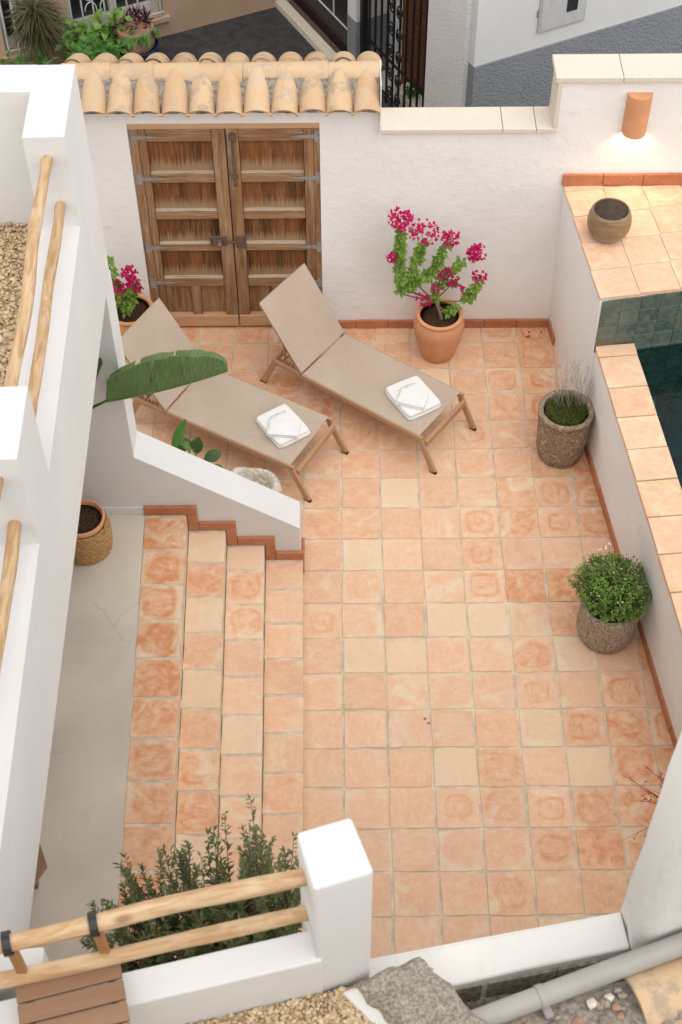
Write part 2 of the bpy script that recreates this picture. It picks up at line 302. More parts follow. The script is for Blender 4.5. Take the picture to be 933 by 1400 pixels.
    # lamp bulb
    k = NT('lit_bulb', .5, .2); k.b.inputs['Emission Color'].default_value = (1, .72, .42, 1); k.b.inputs['Emission Strength'].default_value = 12; M['bulb'] = k.m
m_special()

# ------------------------------------------------------------------ mesh helper
class MB:
    def __init__(s): s.v = []; s.f = []; s.uv = {}; s.tone = None
    def add(s, vs, fs):
        o = len(s.v); s.v += [tuple(x) for x in vs]; s.f += [tuple(i + o for i in f) for f in fs]; return s
    def box(s, x0, x1, y0, y1, z0, z1, mat=None):
        vs = [Vector(p) for p in ((x0, y0, z0), (x1, y0, z0), (x1, y1, z0), (x0, y1, z0), (x0, y0, z1), (x1, y0, z1), (x1, y1, z1), (x0, y1, z1))]
        if mat: vs = [mat @ p for p in vs]
        return s.add(vs, [(3, 2, 1, 0), (4, 5, 6, 7), (0, 1, 5, 4), (1, 2, 6, 5), (2, 3, 7, 6), (3, 0, 4, 7)])
    def prism(s, bot, top):
        n = len(bot); return s.add(list(bot) + list(top), [tuple(range(n - 1, -1, -1)), tuple(range(n, 2 * n))] + [(i, (i + 1) % n, n + (i + 1) % n, n + i) for i in range(n)])
    def bar(s, a, b, w, h, upv=(0, 0, 1)):
        a = Vector(a); b = Vector(b); d = (b - a).normalized(); u = Vector(upv); sd_ = d.cross(u).normalized(); u = sd_.cross(d)
        q = [(-1, -1), (1, -1), (1, 1), (-1, 1)]
        return s.prism([a + sd_ * (x * w / 2) + u * (y * h / 2) for x, y in q][::-1], [b + sd_ * (x * w / 2) + u * (y * h / 2) for x, y in q][::-1])
    def tube(s, pts, rad, seg=8, cap=True, wob=0.0):
        pts = [Vector(p) for p in pts]; n = len(pts); rads = rad if isinstance(rad, (list, tuple)) else [rad] * n
        o = len(s.v); ref = None
        for i, p in enumerate(pts):
            d = (pts[min(i + 1, n - 1)] - pts[max(i - 1, 0)]).normalized()
            if ref is None: ref = d.orthogonal().normalized()
            ref = (ref - d * ref.dot(d)).normalized(); b = d.cross(ref)
            for j in range(seg):
                a = 2 * PI * j / seg; rr = rads[i]
                if wob: rr *= 1 + wob * mnoise.noise(Vector((p.x * 3 + math.cos(a) * 1.5, p.y * 3 + math.sin(a) * 1.5, p.z * 3)))
                s.v.append(tuple(p + (ref * math.cos(a) + b * math.sin(a)) * rr))
        for i in range(n - 1):
            for j in range(seg):
                s.f.append((o + i * seg + j, o + i * seg + (j + 1) % seg, o + (i + 1) * seg + (j + 1) % seg, o + (i + 1) * seg + j))
        if cap: s.f.append(tuple(o + j for j in range(seg))[::-1]); s.f.append(tuple(o + (n - 1) * seg + j for j in range(seg)))
        return s
    def lathe(s, prof, seg=40, wob=0.0, wf=2.0, top=False):
        o = len(s.v); n = len(prof)
        for r, z in prof:
            for j in range(seg):
                a = 2 * PI * j / seg; rr = r
                if wob and r > .01: rr = r + wob * mnoise.noise(Vector((math.cos(a) * wf, math.sin(a) * wf, z * 6)))
                s.v.append((rr * math.cos(a), rr * math.sin(a), z))
        for i in range(n - 1):
            for j in range(seg): s.f.append((o + i * seg + j, o + i * seg + (j + 1) % seg, o + (i + 1) * seg + (j + 1) % seg, o + (i + 1) * seg + j))
        if prof[0][0] > .001: s.f.append(tuple(o + j for j in range(seg))[::-1])
        if top and prof[-1][0] > .001: s.f.append(tuple(o + (n - 1) * seg + j for j in range(seg)))
        return s
    def leaf(s, p, d, nrm, L, Wd, fold=.25, droop=.15):
        p = Vector(p); d = Vector(d).normalized(); nrm = Vector(nrm); nrm = (nrm - d * nrm.dot(d))
        nrm = nrm.normalized() if nrm.length > 1e-4 else d.orthogonal().normalized(); sd_ = d.cross(nrm)
        a = p; m = p + d * L * .5 - nrm * (L * droop * .2); t = p + d * L - nrm * (L * droop)
        l = p + d * L * .45 + sd_ * Wd * .5 + nrm * Wd * fold; r = p + d * L * .45 - sd_ * Wd * .5 + nrm * Wd * fold
        return s.add([a, l, t, r, m], [(0, 4, 1), (1, 4, 2), (0, 3, 4), (3, 2, 4)])
    def build(s, name, mat, parent=None, loc=None, smooth=False, bevel=0.0, seg=2, rot=None):
        me = bpy.data.meshes.new(name); me.from_pydata(s.v, [], s.f); me.update()
        if len(s.f) < 4000 and not s.uv:
            b_ = bmesh.new(); b_.from_mesh(me); bmesh.ops.recalc_face_normals(b_, faces=b_.faces); b_.to_mesh(me); b_.free()
        if s.uv:
            ul = me.uv_layers.new(name='uv')
            for lp in me.loops: ul.data[lp.index].uv = s.uv.get(lp.vertex_index, (0, 0))
        return link(name, me, mat, parent, loc, smooth, bevel, seg, rot)

def link(name, me, mat, parent=None, loc=None, smooth=False, bevel=0.0, seg=2, rot=None):
    o = bpy.data.objects.new(name, me); COL.objects.link(o)
    if mat and not me.materials: me.materials.append(M[mat])
    if smooth and len(me.polygons):
        me.polygons.foreach_set('use_smooth', [True] * len(me.polygons))
        if smooth != True:
            try: me.set_sharp_from_angle(angle=R(smooth))
            except Exception: pass
    if parent: o.parent = parent
    if loc is not None: o.location = loc
    if rot is not None: o.rotation_euler = rot
    if bevel:
        b = o.modifiers.new('bevel', 'BEVEL'); b.width = bevel; b.segments = seg; b.limit_method = 'ANGLE'; b.angle_limit = R(40)
    return o
def T(name, label, cat, loc=(0, 0, 0), rz=0, group=None):
    o = bpy.data.objects.new(name, None); COL.objects.link(o); o.location = loc; o.rotation_euler = (0, 0, rz); o.empty_display_size = .1
    o['label'] = label; o['category'] = cat
    if group: o['group'] = group
    return o
def tag(o, label, cat, group=None):
    o['label'] = label; o['category'] = cat
    if group: o['group'] = group
    return o
def struct(o, label=None):
    o['kind'] = 'structure'
    if label: o['label'] = label
    return o
def stuff(o): o['kind'] = 'stuff'; return o
rr = random.uniform

def tile_mesh(name, w, l, h=.02, jit=.0035, rnd=.012):
    """handmade tile: softly rounded, uneven outline, top face slightly pillowed; origin on its top centre"""
    m = MB(); out = []
    cs = [(w / 2, l / 2), (-w / 2, l / 2), (-w / 2, -l / 2), (w / 2, -l / 2)]
    cs = [(x + rr(-jit, jit), y + rr(-jit, jit)) for x, y in cs]
    for i, (x, y) in enumerate(cs):
        px, py = cs[i - 1]; nx, ny = cs[(i + 1) % 4]
        def tow(ax, ay, k):
            d = math.hypot(ax - x, ay - y); return (x + (ax - x) * k / d, y + (ay - y) * k / d)
        out += [tow(px, py, rnd), tow(px, py, rnd * .3), tow(nx, ny, rnd * .3), tow(nx, ny, rnd)]
        out.append(((x + nx) / 2 + rr(-jit, jit) * .6, (y + ny) / 2 + rr(-jit, jit) * .6))
    n = len(out)
    def ringv(k, z): return [(x * k, y * k, z) for x, y in out]
    m.v = ringv(1.0, -h) + ringv(1.0, -.0035) + ringv(.985, -.0004) + [(0, 0, .0006)]
    for a in (0, 1):
        for i in range(n): m.f.append((a * n + i, a * n + (i + 1) % n, (a + 1) * n + (i + 1) % n, (a + 1) * n + i))
    for i in range(n): m.f.append((2 * n + i, 2 * n + (i + 1) % n, 3 * n))
    me = bpy.data.meshes.new(name); me.from_pydata(m.v, [], m.f); me.update(); return me

def place_tile(me, mat, parent, loc, rz=0, tone=None, ring=None, pale=None, name='tile', rot=None, scale=None):
    o = link(name, me, mat, parent, loc)
    o.rotation_euler = rot if rot else (0, 0, rz)
    if scale: o.scale = scale
    o.color = (rr(0, .35) if tone is None else tone, max(0, rr(-.5, .35)) if ring is None else ring, rr(.1, .7) if pale is None else pale, 1)
    return o

# ================================================================== SETTING
# ground far below everything
struct(MB().add([(-60, -60, -.6), (60, -60, -.6), (60, 60, -.6), (-60, 60, -.6)], [(0, 1, 2, 3)]).build('ground', 'asphalt'))

# ---- courtyard floor: grout bed + individual tiles
floor = struct(MB().box(-3.1, 2.75, -4.75, 2.3, -.12, -.0065).build('courtyard_floor', 'grout'))
variants = [tile_mesh('floor_tile_%d' % i, .285, .285, jit=.005, rnd=.016) for i in range(12)]
for me in variants: me.materials.append(M['tile'])
def wall_x(y): return 2.11 + .1134 * (1.78 - y)
def floor_look(x, y):
    """how the tiles are fired and stained across the court"""
    edge = max(0, min(1, (x - 1.1) / .75)); tone = rr(.02, .26) + .95 * edge * random.random(); ring = 0; pale = rr(.2, .9)
    if random.random() < .05 + .55 * edge: ring = rr(.6, 1.0) * (.45 + .55 * edge)
    if y > .9 and x < .6: tone += rr(0, .3)
    if -1.2 < x < 1.0 and y > -.2: tone += rr(.1, .35)
    if random.random() < .07: tone = 0; pale = 1.0; ring *= .3
    return min(tone, .9), ring, pale
CREAM = {(3, 3), (4, 3), (1, 4), (3, 7), (6, 7)}
for r in range(-7, 13):
    for c in range(-7, 9):
        xc = (c + .5) * .30; yc = -(r + .5) * .30; w = None
        if yc < -.45 and xc < 0: continue
        if yc < -.2 and xc < -1.0: continue
        if xc - .15 > wall_x(yc) + .02: continue
        t, g, p = floor_look(xc, yc)
        if (c, r) in CREAM: t, g, p = -.0, .05, 1.0
        o = place_tile(random.choice(variants), 'tile', floor, (xc + rr(-.003, .003), yc + rr(-.003, .003), rr(-.002, .0015)), random.choice((0, PI / 2, PI, -PI / 2)) + rr(-.008, .008), t, g, p)
        o.rotation_euler.x = rr(-.006, .006); o.rotation_euler.y = rr(-.006, .006)
        if (c, r) in CREAM or random.random() < .015: o.color = (0, 0, 1, 1)

# ---- porch floor
def bx(y): return -1.095 - .023 * (y + .6)      # outer face line of the terrace building
struct(MB().prism([(-4.2, -5.2, -.1), (-.97, -5.2, -.1), (-1.084, -.60, -.1), (-4.2, -.60, -.1)], [(-4.2, -5.2, .698), (-.97, -5.2, .698), (-1.084, -.60, .698), (-4.2, -.60, .698)]).build('porch_floor', 'cement'))

# ---- street beyond the wall
struct(MB().add([(-14, 2.3, -.02), (14, 2.3, -.02), (14, 16, -.02), (-14, 16, -.02)], [(0, 1, 2, 3)]).build('street', 'asphalt'))

# ================================================================== STAIRS
st = T('staircase', 'terracotta tiled staircase of four steps beside the white stair wall', 'stairs', (-.5, -2, 0))
EDGE = [lambda y: -1.082 - .0235 * (y + .64), lambda y: -.789 - .026 * (y + .64), lambda y: -.526 - .0195 * (y + .64), lambda y: -.256 - .0165 * (y + .64), lambda y: .018 - .0105 * (y + .64)]
ZT = [.700, .522, .348, .174]
Y0, Y1 = -.62, -4.35
for i in range(4):
    a, b = EDGE[i], EDGE[i + 1]; zt = ZT[i] - .004
    m = MB()
    P = lambda y, z, f, off=0: (f(y) + off, y, z)
    m.prism([P(Y1, -.1, a, .001), P(Y1, -.1, b, -.003), P(Y0, -.1, b, -.003), P(Y0, -.1, a, .001)], [P(Y1, zt, a, .001), P(Y1, zt, b, -.003), P(Y0, zt, b, -.003), P(Y0, zt, a, .001)])
    sp = m.build('step', 'grout', st, (.5, 2, 0))
    off = [0, .02, .08, .04][i]; y = Y0 - .018; first = True
    k = 0
    while y > Y1 + .1:
        L = .29 if not first or off == 0 else .29 - off
        yc = y - L / 2; x0, x1 = a(yc) + (.006 if i == 0 else .001), b(yc) - .0015
        me = tile_mesh('step_tile', x1 - x0, L - .012, .03, .003, .009)
        t, g, p = ([.9, .5, .15, .3][i] + rr(-.25, .25), rr(.1, 1.0) if i == 0 else (rr(.2, .9) if random.random() < .3 else 0), rr(.3, .9))
        if i in (1, 2) and random.random() < .4: t = 0.0; p = 1; g = 0
        place_tile(me, 'tile', sp, ((x0 + x1) / 2, yc, ZT[i]), rr(-.006, .006), max(0, min(1, t)), g, p)
        y -= L + .008; first = False; k += 1

# ================================================================== STAIR WALL (tall fin + sloping parapet)
XF = -1.095
sw = T('stair_wall', 'tall white wall end with sloping stair parapet stepping down to the court', 'wall', (-1.0, -.48, 0))
YF, YB = -.60, -.355
prof = [(-4.2, -.1), (.0, -.1), (.0, .51), (XF, 1.285), (XF, 2.728), (-1.300, 2.728), (-1.300, 4.1625), (-4.2, 4.1625)]
sw_o = MB().prism([(x, YF, z) for x, z in prof], [(x, YB, z) for x, z in prof])
sw_o.f = [tuple(reversed(f)) for f in sw_o.f]
sw_o.build('wall', 'white', sw, (1.0, .48, 0))
# skirting: along each step, then round the end of the parapet
def skirt(parent, a, b, z0, h=.075, th=.022, n=None, off=(0, 0, 0), ln=.285):
    """row of skirting tiles between plan points a -> b, standing on z0; thickness grows to the left of a->b"""
    a = Vector((a[0], a[1], 0)); b = Vector((b[0], b[1], 0)); d = (b - a); L = d.length; d.normalize(); nrm = Vector((-d.y, d.x, 0))
    k = max(1, round(L / ln)) if n is None else n
    for i in range(k):
        p = a + d * (L * i / k); q = a + d * (L * (i + 1) / k - (.004 if k > 1 else 0)); t = th + rr(-.002, .003); hh = h + rr(-.003, .003)
        c = (p + q) / 2 + Vector((0, 0, z0)); m = MB()
        vs = [p, q, q + nrm * t, p + nrm * t]
        m.prism([v - (p + q) / 2 for v in vs], [v - (p + q) / 2 + Vector((0, 0, hh)) for v in vs])
        if nrm.length and m.f: pass
        o = m.build('skirting_tile', 'skirt', parent, c + Vector(off), bevel=.004)
        o.color = (rr(0, .6), 0, rr(0, .5), 1)
O = (1.0, .48, 0)
for i in range(4):
    x0 = EDGE[i](-.62); x1 = min(EDGE[i + 1](-.62), .0)
    skirt(sw, (x1 + (.075 if i < 3 else .022), YF - .0), (x0 + (.078 if i else .0), YF), ZT[i] + .001, .08, .026, 1 if i else 1, O)
    if i < 3:   # upright piece where the skirting drops to the next step
        m = MB().box(x1 + .003, x1 + .075, YF - .0262, YF - .001, ZT[i + 1] + .001, ZT[i] + .0005); o = m.build('skirting_tile', 'skirt', sw, O, bevel=.004); o.color = (rr(0, .6), 0, .2, 1)
skirt(sw, (.0, -.345), (.0, -.625), .001, .08, .022, 1, O)
MB().box(-4.0, EDGE[0](-.62) - .002, YF - .014, YF - .0005, .699, .77).build('skirting_board', 'white', sw, O, bevel=.003)

# ================================================================== TERRACE BUILDING (left)
tb = T('terrace_building', 'white terrace building with log rails above the porch', 'building', (-1.1, -2.6, 0))
def L2W(s, l, z):   # s: metres towards camera from the fin front, l: metres inward (left)
    k = math.hypot(1, .023); d = Vector((.023, -1, 0)) / k; n = Vector((-1, -.023, 0)) / k
    return Vector((XF, -.6, 0)) + d * s + n * l + Vector((0, 0, z))
TO = Vector((1.1, 2.6, 0))
def tprism(pts_s_z, l0, l1):
    m = MB(); m.prism([L2W(s, l0, z) for s, z in pts_s_z], [L2W(s, l1, z) for s, z in pts_s_z]); return m
# one continuous plaster body: beam, kerb and posts
body = [(-.245, 2.7285), (4.9, 2.97), (4.9, 3.59), (2.535, 3.59), (2.535, 4.155), (2.118, 4.155), (2.118, 3.59), (.385, 3.59), (.385, 4.1635), (-.245, 4.1635)]
tprism(body, .0, .212).build('parapet', 'white', tb, TO)
MB().prism([L2W(0, .213, 2.78), L2W(4.9, .213, 2.98), L2W(4.9, 3.0, 2.98), L2W(0, 3.0, 2.78)], [L2W(0, .213, 3.27), L2W(4.9, .213, 3.27), L2W(4.9, 3.0, 3.27), L2W(0, 3.0, 3.27)]).build('roof_slab', 'white', tb, TO)
MB().prism([L2W(0, 2.9, .69), L2W(4.9, 2.9, .69), L2W(4.9, 3.1, .69), L2W(0, 3.1, .69)], [L2W(0, 2.9, 2.8), L2W(4.9, 2.9, 2.99), L2W(4.9, 3.1, 2.99), L2W(0, 3.1, 2.8)]).build('rear_wall', 'white', tb, TO)
def log(parent, a, b, r, off=(0, 0, 0), seed=0):
    a = Vector(a); b = Vector(b); d = b - a; n = 26; rs = random.Random(seed); L = d.length
    zq = d.normalized().to_track_quat('Y', 'Z'); c = a
    pts = []; rad = []
    for i in range(n + 1):
        t = i / n; y = t * L
        pts.append((mnoise.noise(Vector((y * 1.3, seed, 0))) * .020, y, mnoise.noise(Vector((y * 1.3, 0, seed + 9))) * .014))
        rad.append(r * (1 + .20 * mnoise.noise(Vector((y * 2.5, seed * 3, 5)))))
    m = MB().tube(pts, rad, 16, True, .16); o = m.build('log_rail', 'log', parent, a + Vector(off), smooth=50); o.rotation_euler = zq.to_euler(); return o
for (s0, s1) in ((.375, 2.125), (2.525, 4.9)):
    log(tb, L2W(s0, .108, 4.03), L2W(s1, .108, 4.03), .030, TO, int(s0 * 10) + 1)
    log(tb, L2W(s0, .085, 3.735), L2W(s1, .085, 3.735), .029, TO, int(s0 * 10) + 5)

# gravel: thousands of stones, real geometry in one mesh
def gravel(name, inside, box, z, n, label, smin=.007, smax=.0145):
    ico = bmesh.new(); bmesh.ops.create_icosphere(ico, subdivisions=1, radius=1); iv = [v.co.copy() for v in ico.verts]; ifc = [tuple(v.index for v in f.verts) for f in ico.faces]; ico.free()
    # 12-vert stones
    V = []; F = []; tone = []
    rs = random.Random(len(name) + n)
    k = 0
    while k < n:
        x = rs.uniform(box[0], box[1]); y = rs.uniform(box[2], box[3])
        if not inside(x, y): continue
        k += 1; s = rs.uniform(smin, smax) * rs.choice((1, 1, 1.35)); q = Matrix.Rotation(rs.uniform(0, 6.3), 3, (rs.gauss(0, 1), rs.gauss(0, 1), rs.gauss(0, 1) + .01))
        sc = (s * rs.uniform(.9, 1.5), s * rs.uniform(.8, 1.2), s * rs.uniform(.6, .95)); o = len(V); zz = z + rs.uniform(-.004, .016); t = rs.random()
        for v in iv:
            jit = 1 + rs.uniform(-.22, .22); p = q @ Vector((v.x * sc[0] * jit, v.y * sc[1] * jit, v.z * sc[2] * jit)); V.append((x + p.x, y + p.y, zz + p.z)); tone.append(t)
        F += [tuple(i + o for i in f) for f in ifc]
    me = bpy.data.meshes.new(name); me.from_pydata(V, [], F); me.update()
    at = me.attributes.new('tone', 'FLOAT', 'POINT'); at.data.foreach_set('value', tone)
    o = link(name, me, 'gravel'); stuff(o); o['label'] = label; return o
struct(MB().prism([L2W(.001, .213, 3.2705), L2W(4.9, .213, 3.2705), L2W(4.9, 3.0, 3.2705), L2W(.001, 3.0, 3.2705)], [L2W(.001, .213, 3.283), L2W(4.9, .213, 3.283), L2W(4.9, 3.0, 3.283), L2W(.001, 3.0, 3.283)]).build('gravel_bed', 'gravelbed'))
gravel('gravel', lambda x, y: x < bx(y) - .20, (-2.1, -1.2, -4.6, -.6), 3.288, 15000, 'tan gravel covering the terrace roof behind the log rails', .006, .0115)

# ================================================================== FRONT TERRACE RAILING
fr = T('terrace_railing', 'white square post with two peeled log rails above a low white kerb', 'railing', (.25, -4.9, 3.2))
FO = Vector((-.25, 4.9, -3.2))
pc = [(.132, -4.826), (.318, -4.768), (.392, -4.972), (.192, -5.034)]
MB().prism([(x, y, 2.6) for x, y in reversed(pc)][::-1], [(x, y, 4.17) for x, y in pc]).build('post', 'white', fr, FO, bevel=.014, seg=3)
ca = R(13.1)
def RL(u, v, z):   # u along the rail to the left from the post, v towards camera
    d = Vector((-math.cos(ca), -math.sin(ca), 0)); n = Vector((math.sin(ca), -math.cos(ca), 0)); return Vector((.165, -4.921, 0)) + d * u + n * v + Vector((0, 0, z))
MB().prism([RL(-.02, 0, 2.6), RL(1.3, 0, 2.6), RL(1.3, .125, 2.6), RL(-.02, .125, 2.6)], [RL(-.02, 0, 3.59), RL(1.3, 0, 3.59), RL(1.3, .125, 3.59), RL(-.02, .125, 3.59)]).build('kerb', 'white', fr, FO, bevel=.008)
log(fr, RL(-.03, .0, 4.03), RL(1.6, .0, 4.03), .031, FO, 21)
log(fr, RL(-.03, .0, 3.74), RL(1.6, .0, 3.74), .029, FO, 33)
tag(MB().prism([(-1.5, -5.12, 2.6), (-.79, -5.06, 2.6), (-.792, -4.975, 2.6), (-1.5, -5.03, 2.6)], [(-1.5, -5.12, 3.585), (-.79, -5.06, 3.585), (-.792, -4.975, 3.585), (-1.5, -5.03, 3.585)]).build('corner_pier', 'white', bevel=.008), 'low white plastered pier behind the lower log rail at the building corner', 'pier')
struct(MB().prism([RL(-.2, .126, 2.7), RL(1.5, .126, 2.7), RL(1.5, 1.6, 2.7), RL(-.2, 1.6, 2.7)], [RL(-.2, .126, 3.285), RL(1.5, .126, 3.285), RL(1.5, 1.6, 3.285), RL(-.2, 1.6, 3.285)]).build('terrace_floor', 'gravelbed'))
gd = Vector((math.sin(ca), -math.cos(ca), 0))
gravel('gravel', lambda x, y: (Vector((x, y, 0)) - RL(0, .13, 0)).dot(gd) > 0 and (Vector((x, y, 0)) - RL(0, .13, 0)).dot(gd) < .42, (-.8, .62, -5.75, -4.9), 3.29, 8200, 'tan gravel beside the white post and kerb', .005, .0095)

# hanging balcony table
hx = T('hanging_table', 'small brown slatted wooden table hung from the log rail by black straps', 'table', RL(.86, .1, 3.7))
HO = -RL(.86, .1, 3.7)
sa = R(14.2)
def HT(u, v, z):
    d = Vector((-math.cos(sa), -math.sin(sa), 0)); n = Vector((math.sin(sa), -math.cos(sa), 0)); return Vector((-.497, -5.071, 0)) + d * u + n * v + Vector((0, 0, z))
for i in range(5):
    v0 = i * .0775
    m = MB().box(-.183, .183, -.035, .035, -.011, .011); c = HT(.183, v0 + .036, 3.70)
    o = m.build('slat', 'slat', hx, c + HO, bevel=.004); o.rotation_euler = (0, 0, sa + rr(-.004, .004))
for u in (.04, .326):
    MB().prism([HT(u - .013, .0, 3.677), HT(u + .013, .0, 3.677), HT(u + .013, .4, 3.677), HT(u - .013, .4, 3.677)], [HT(u - .013, .0, 3.6885), HT(u + .013, .0, 3.6885), HT(u + .013, .4, 3.6885), HT(u - .013, .4, 3.6885)]).build('batten', 'slat', hx, HO)
    # upright in front of the lower log, strap looped over the upper log
    a = HT(u, -.012, 3.69); b = Vector((a.x - .008, a.y + .005, 3.99))
    up_ = MB().bar(a - a, b - a, .036, .022, (0, 1, 0)).build('hanger', 'hanger', hx, a + HO, bevel=.003)
    m = MB(); w = .0145
    # strap: half loop around the log (r .043) in the plane across the rail
    cpt = RL(0, 0, 4.03); d = Vector((-math.cos(ca), -math.sin(ca), 0)); uu = (b - cpt).dot(d); cc = cpt + d * uu; nn = Vector((math.sin(ca), -math.cos(ca), 0))
    ring = []
    for k in range(15):
        t = R(-60 + 285 * k / 14); ring.append((math.cos(t), math.sin(t)))
    vs = []; fs = []
    for (cx_, cz_) in ring:
        for rad in (.0375, .042):
            for sgn in (-1, 1): vs.append(nn * (cx_ * rad) + Vector((0, 0, cz_ * rad)) + d * (sgn * w))
    for k in range(14):
        o4 = k * 4; fs += [(o4, o4 + 1, o4 + 5, o4 + 4), (o4 + 3, o4 + 2, o4 + 6, o4 + 7), (o4 + 2, o4, o4 + 4, o4 + 6), (o4 + 1, o4 + 3, o4 + 7, o4 + 5)]
    m.add(vs, fs); so_ = m.build('strap', 'black', hx, cc + HO)
    MB().bar(Vector((0, 0, 0)), Vector((0, 0, -.075)), .026, .006, (0, 1, 0)).build('strap_end', 'black', up_, Vector((-.008, -.006, .33)))

# ================================================================== FOREGROUND RIGHT: ledge wall, pier, tall rough wall, roof edge, pipe
m = MB()
lt = [(.22, -4.855), (.80, -4.745), (1.41, -4.632), (1.426, -4.79), (1.0, -4.872), (.72, -4.935), (.24, -5.03)]
m.prism([(x, y, -.1) for x, y in reversed(lt)], [(x, y, 3.08 + mnoise.noise(Vector((x * 4, y * 4, 0))) * .012) for x, y in reversed(lt)])
tag(m.build('boundary_wall', 'roughwhite', bevel=.012, seg=3), 'low white painted boundary wall top between the post and the tall rough wall', 'wall')
m = MB(); n = 24
# hand plastered tall wall: rounded corners, uneven
base = [(1.405, -4.63), (1.414, -4.70), (1.424, -4.765), (1.436, -4.80), (1.46, -4.822), (1.50, -4.815), (1.6, -4.78), (2.0, -4.635), (2.9, -4.32), (2.9, -3.95), (2.2, -4.28), (1.45, -4.615)]
H0, H1, NZ = -.1, 5.9, 40
for iz in range(NZ + 1):
    z = H0 + (H1 - H0) * iz / NZ
    for j, (x, y) in enumerate(base):
        k = mnoise.noise(Vector((x * 1.3, y * 1.3 + j, z * 1.1))) * .028 + mnoise.noise(Vector((j * 2, z * 3.1, 7))) * .008
        m.v.append((x + k, y + k * .3, z))
nb = len(base)
for iz in range(NZ):
    for j in range(nb): m.f.append((iz * nb + j, (iz + 1) * nb + j, (iz + 1) * nb + (j + 1) % nb, iz * nb + (j + 1) % nb))
m.f.append(tuple(range(nb))); m.f.append(tuple(NZ * nb + j for j in range(nb))[::-1])
m.f = [tuple(reversed(f)) for f in m.f]
tag(m.build('plaster_wall', 'roughwhite', smooth=60), 'tall rough hand plastered white wall beside the grey pipe', 'wall')

pr_ = T('masonry_pier', 'squat pier with weathered grey concrete top beside the white post', 'pier', (.55, -5.2, 3.0))
q = [(.325, -5.022), (.575, -4.921), (.905, -5.28), (.655, -5.365)]
ins = lambda k: [(.277, -5.045), (.57, -4.93), (.89, -5.28), (.62, -5.40)]
MB().prism([(x, y, 2.6) for x, y in ins(.97)][::-1], [(x, y, 3.315) for x, y in ins(.97)][::-1]).build('shaft', 'roughwhite', pr_, (-.55, 5.2, -3.0), bevel=.015)
m = MB(); NN = 22
for a in range(2):
    for i in range(NN + 1):
        for j in range(NN + 1):
            u_, v_ = i / NN, j / NN
            x = (q[0][0] * (1 - u_) + q[1][0] * u_) * (1 - v_) + (q[3][0] * (1 - u_) + q[2][0] * u_) * v_
            y = (q[0][1] * (1 - u_) + q[1][1] * u_) * (1 - v_) + (q[3][1] * (1 - u_) + q[2][1] * u_) * v_
            e = .018 * mnoise.noise(Vector((x * 14, y * 14, a)))
            m.v.append((x + e, y + e, (3.355 + mnoise.noise(Vector((x * 11, y * 11, 3))) * .03 + mnoise.noise(Vector((x * 30, y * 30, 8))) * .012 - .02 * (i in (0, NN) or j in (0, NN))) if a else 3.3155))
n1 = (NN + 1) ** 2
for a in range(2):
    for i in range(NN):
        for j in range(NN):
            f = (a * n1 + i * (NN + 1) + j, a * n1 + (i + 1) * (NN + 1) + j, a * n1 + (i + 1) * (NN + 1) + j + 1, a * n1 + i * (NN + 1) + j + 1); m.f.append(f if not a else f[::-1])
per = [(i, 0) for i in range(NN)] + [(NN, j) for j in range(NN)] + [(i, NN) for i in range(NN, 0, -1)] + [(0, j) for j in range(NN, 0, -1)]
for (a, b), (c, d) in zip(per, per[1:] + per[:1]):
    i0 = a * (NN + 1) + b; i1 = c * (NN + 1) + d; m.f.append((i0, n1 + i0, n1 + i1, i1))
m.build('concrete_cap', 'concrete', pr_, (-.55, 5.2, -3.0), smooth=50)

nr = T('neighbour_roof', 'edge of a neighbouring roof with grey block base, mortar and ochre tiles under the pipe', 'roof', (1.3, -5.2, 2.8))
NO = Vector((-1.3, 5.2, -2.8))
m = MB(); NX, NY = 60, 34
for i in range(NX + 1):
    for j in range(NY + 1):
        x = .62 + 1.6 * i / NX; y0 = -4.955 + (x - .62) * .19; y = y0 - .75 * j / NY; jj = .75 * j / NY; zz = 2.88 + .315 * max(0, min(1, (jj - .03) / .14)) + .022 * mnoise.noise(Vector((x * 7, y * 7, 1))) + .02 * mnoise.noise(Vector((x * 22, y * 22, 4)))
        m.v.append((x, y, zz))
for i in range(NX):
    for j in range(NY): m.f.append((i * (NY + 1) + j, i * (NY + 1) + j + 1, (i + 1) * (NY + 1) + j + 1, (i + 1) * (NY + 1) + j))
m.build('mortar_bed', 'mortar', nr, NO, smooth=True)
rs = random.Random(5)
for i in range(34):
    x = rs.uniform(.85, 1.36); y = -5.165 + (x - .85) * .36 - rs.uniform(.0, .16); s = rs.uniform(.012, .028)
    m = MB(); bmi = bmesh.new(); bmesh.ops.create_icosphere(bmi, subdivisions=1, radius=s)
    m.add([(v.co.x * rs.uniform(.8, 1.4), v.co.y * rs.uniform(.7, 1.2), v.co.z * .7) for v in bmi.verts], [tuple(v.index for v in f.verts) for f in bmi.faces]); bmi.free()
    m.build('rubble_stone', rs.choice(('mortar', 'claypot', 'stonecop', 'concrete')), nr, Vector((x, y, 3.205)) + NO)
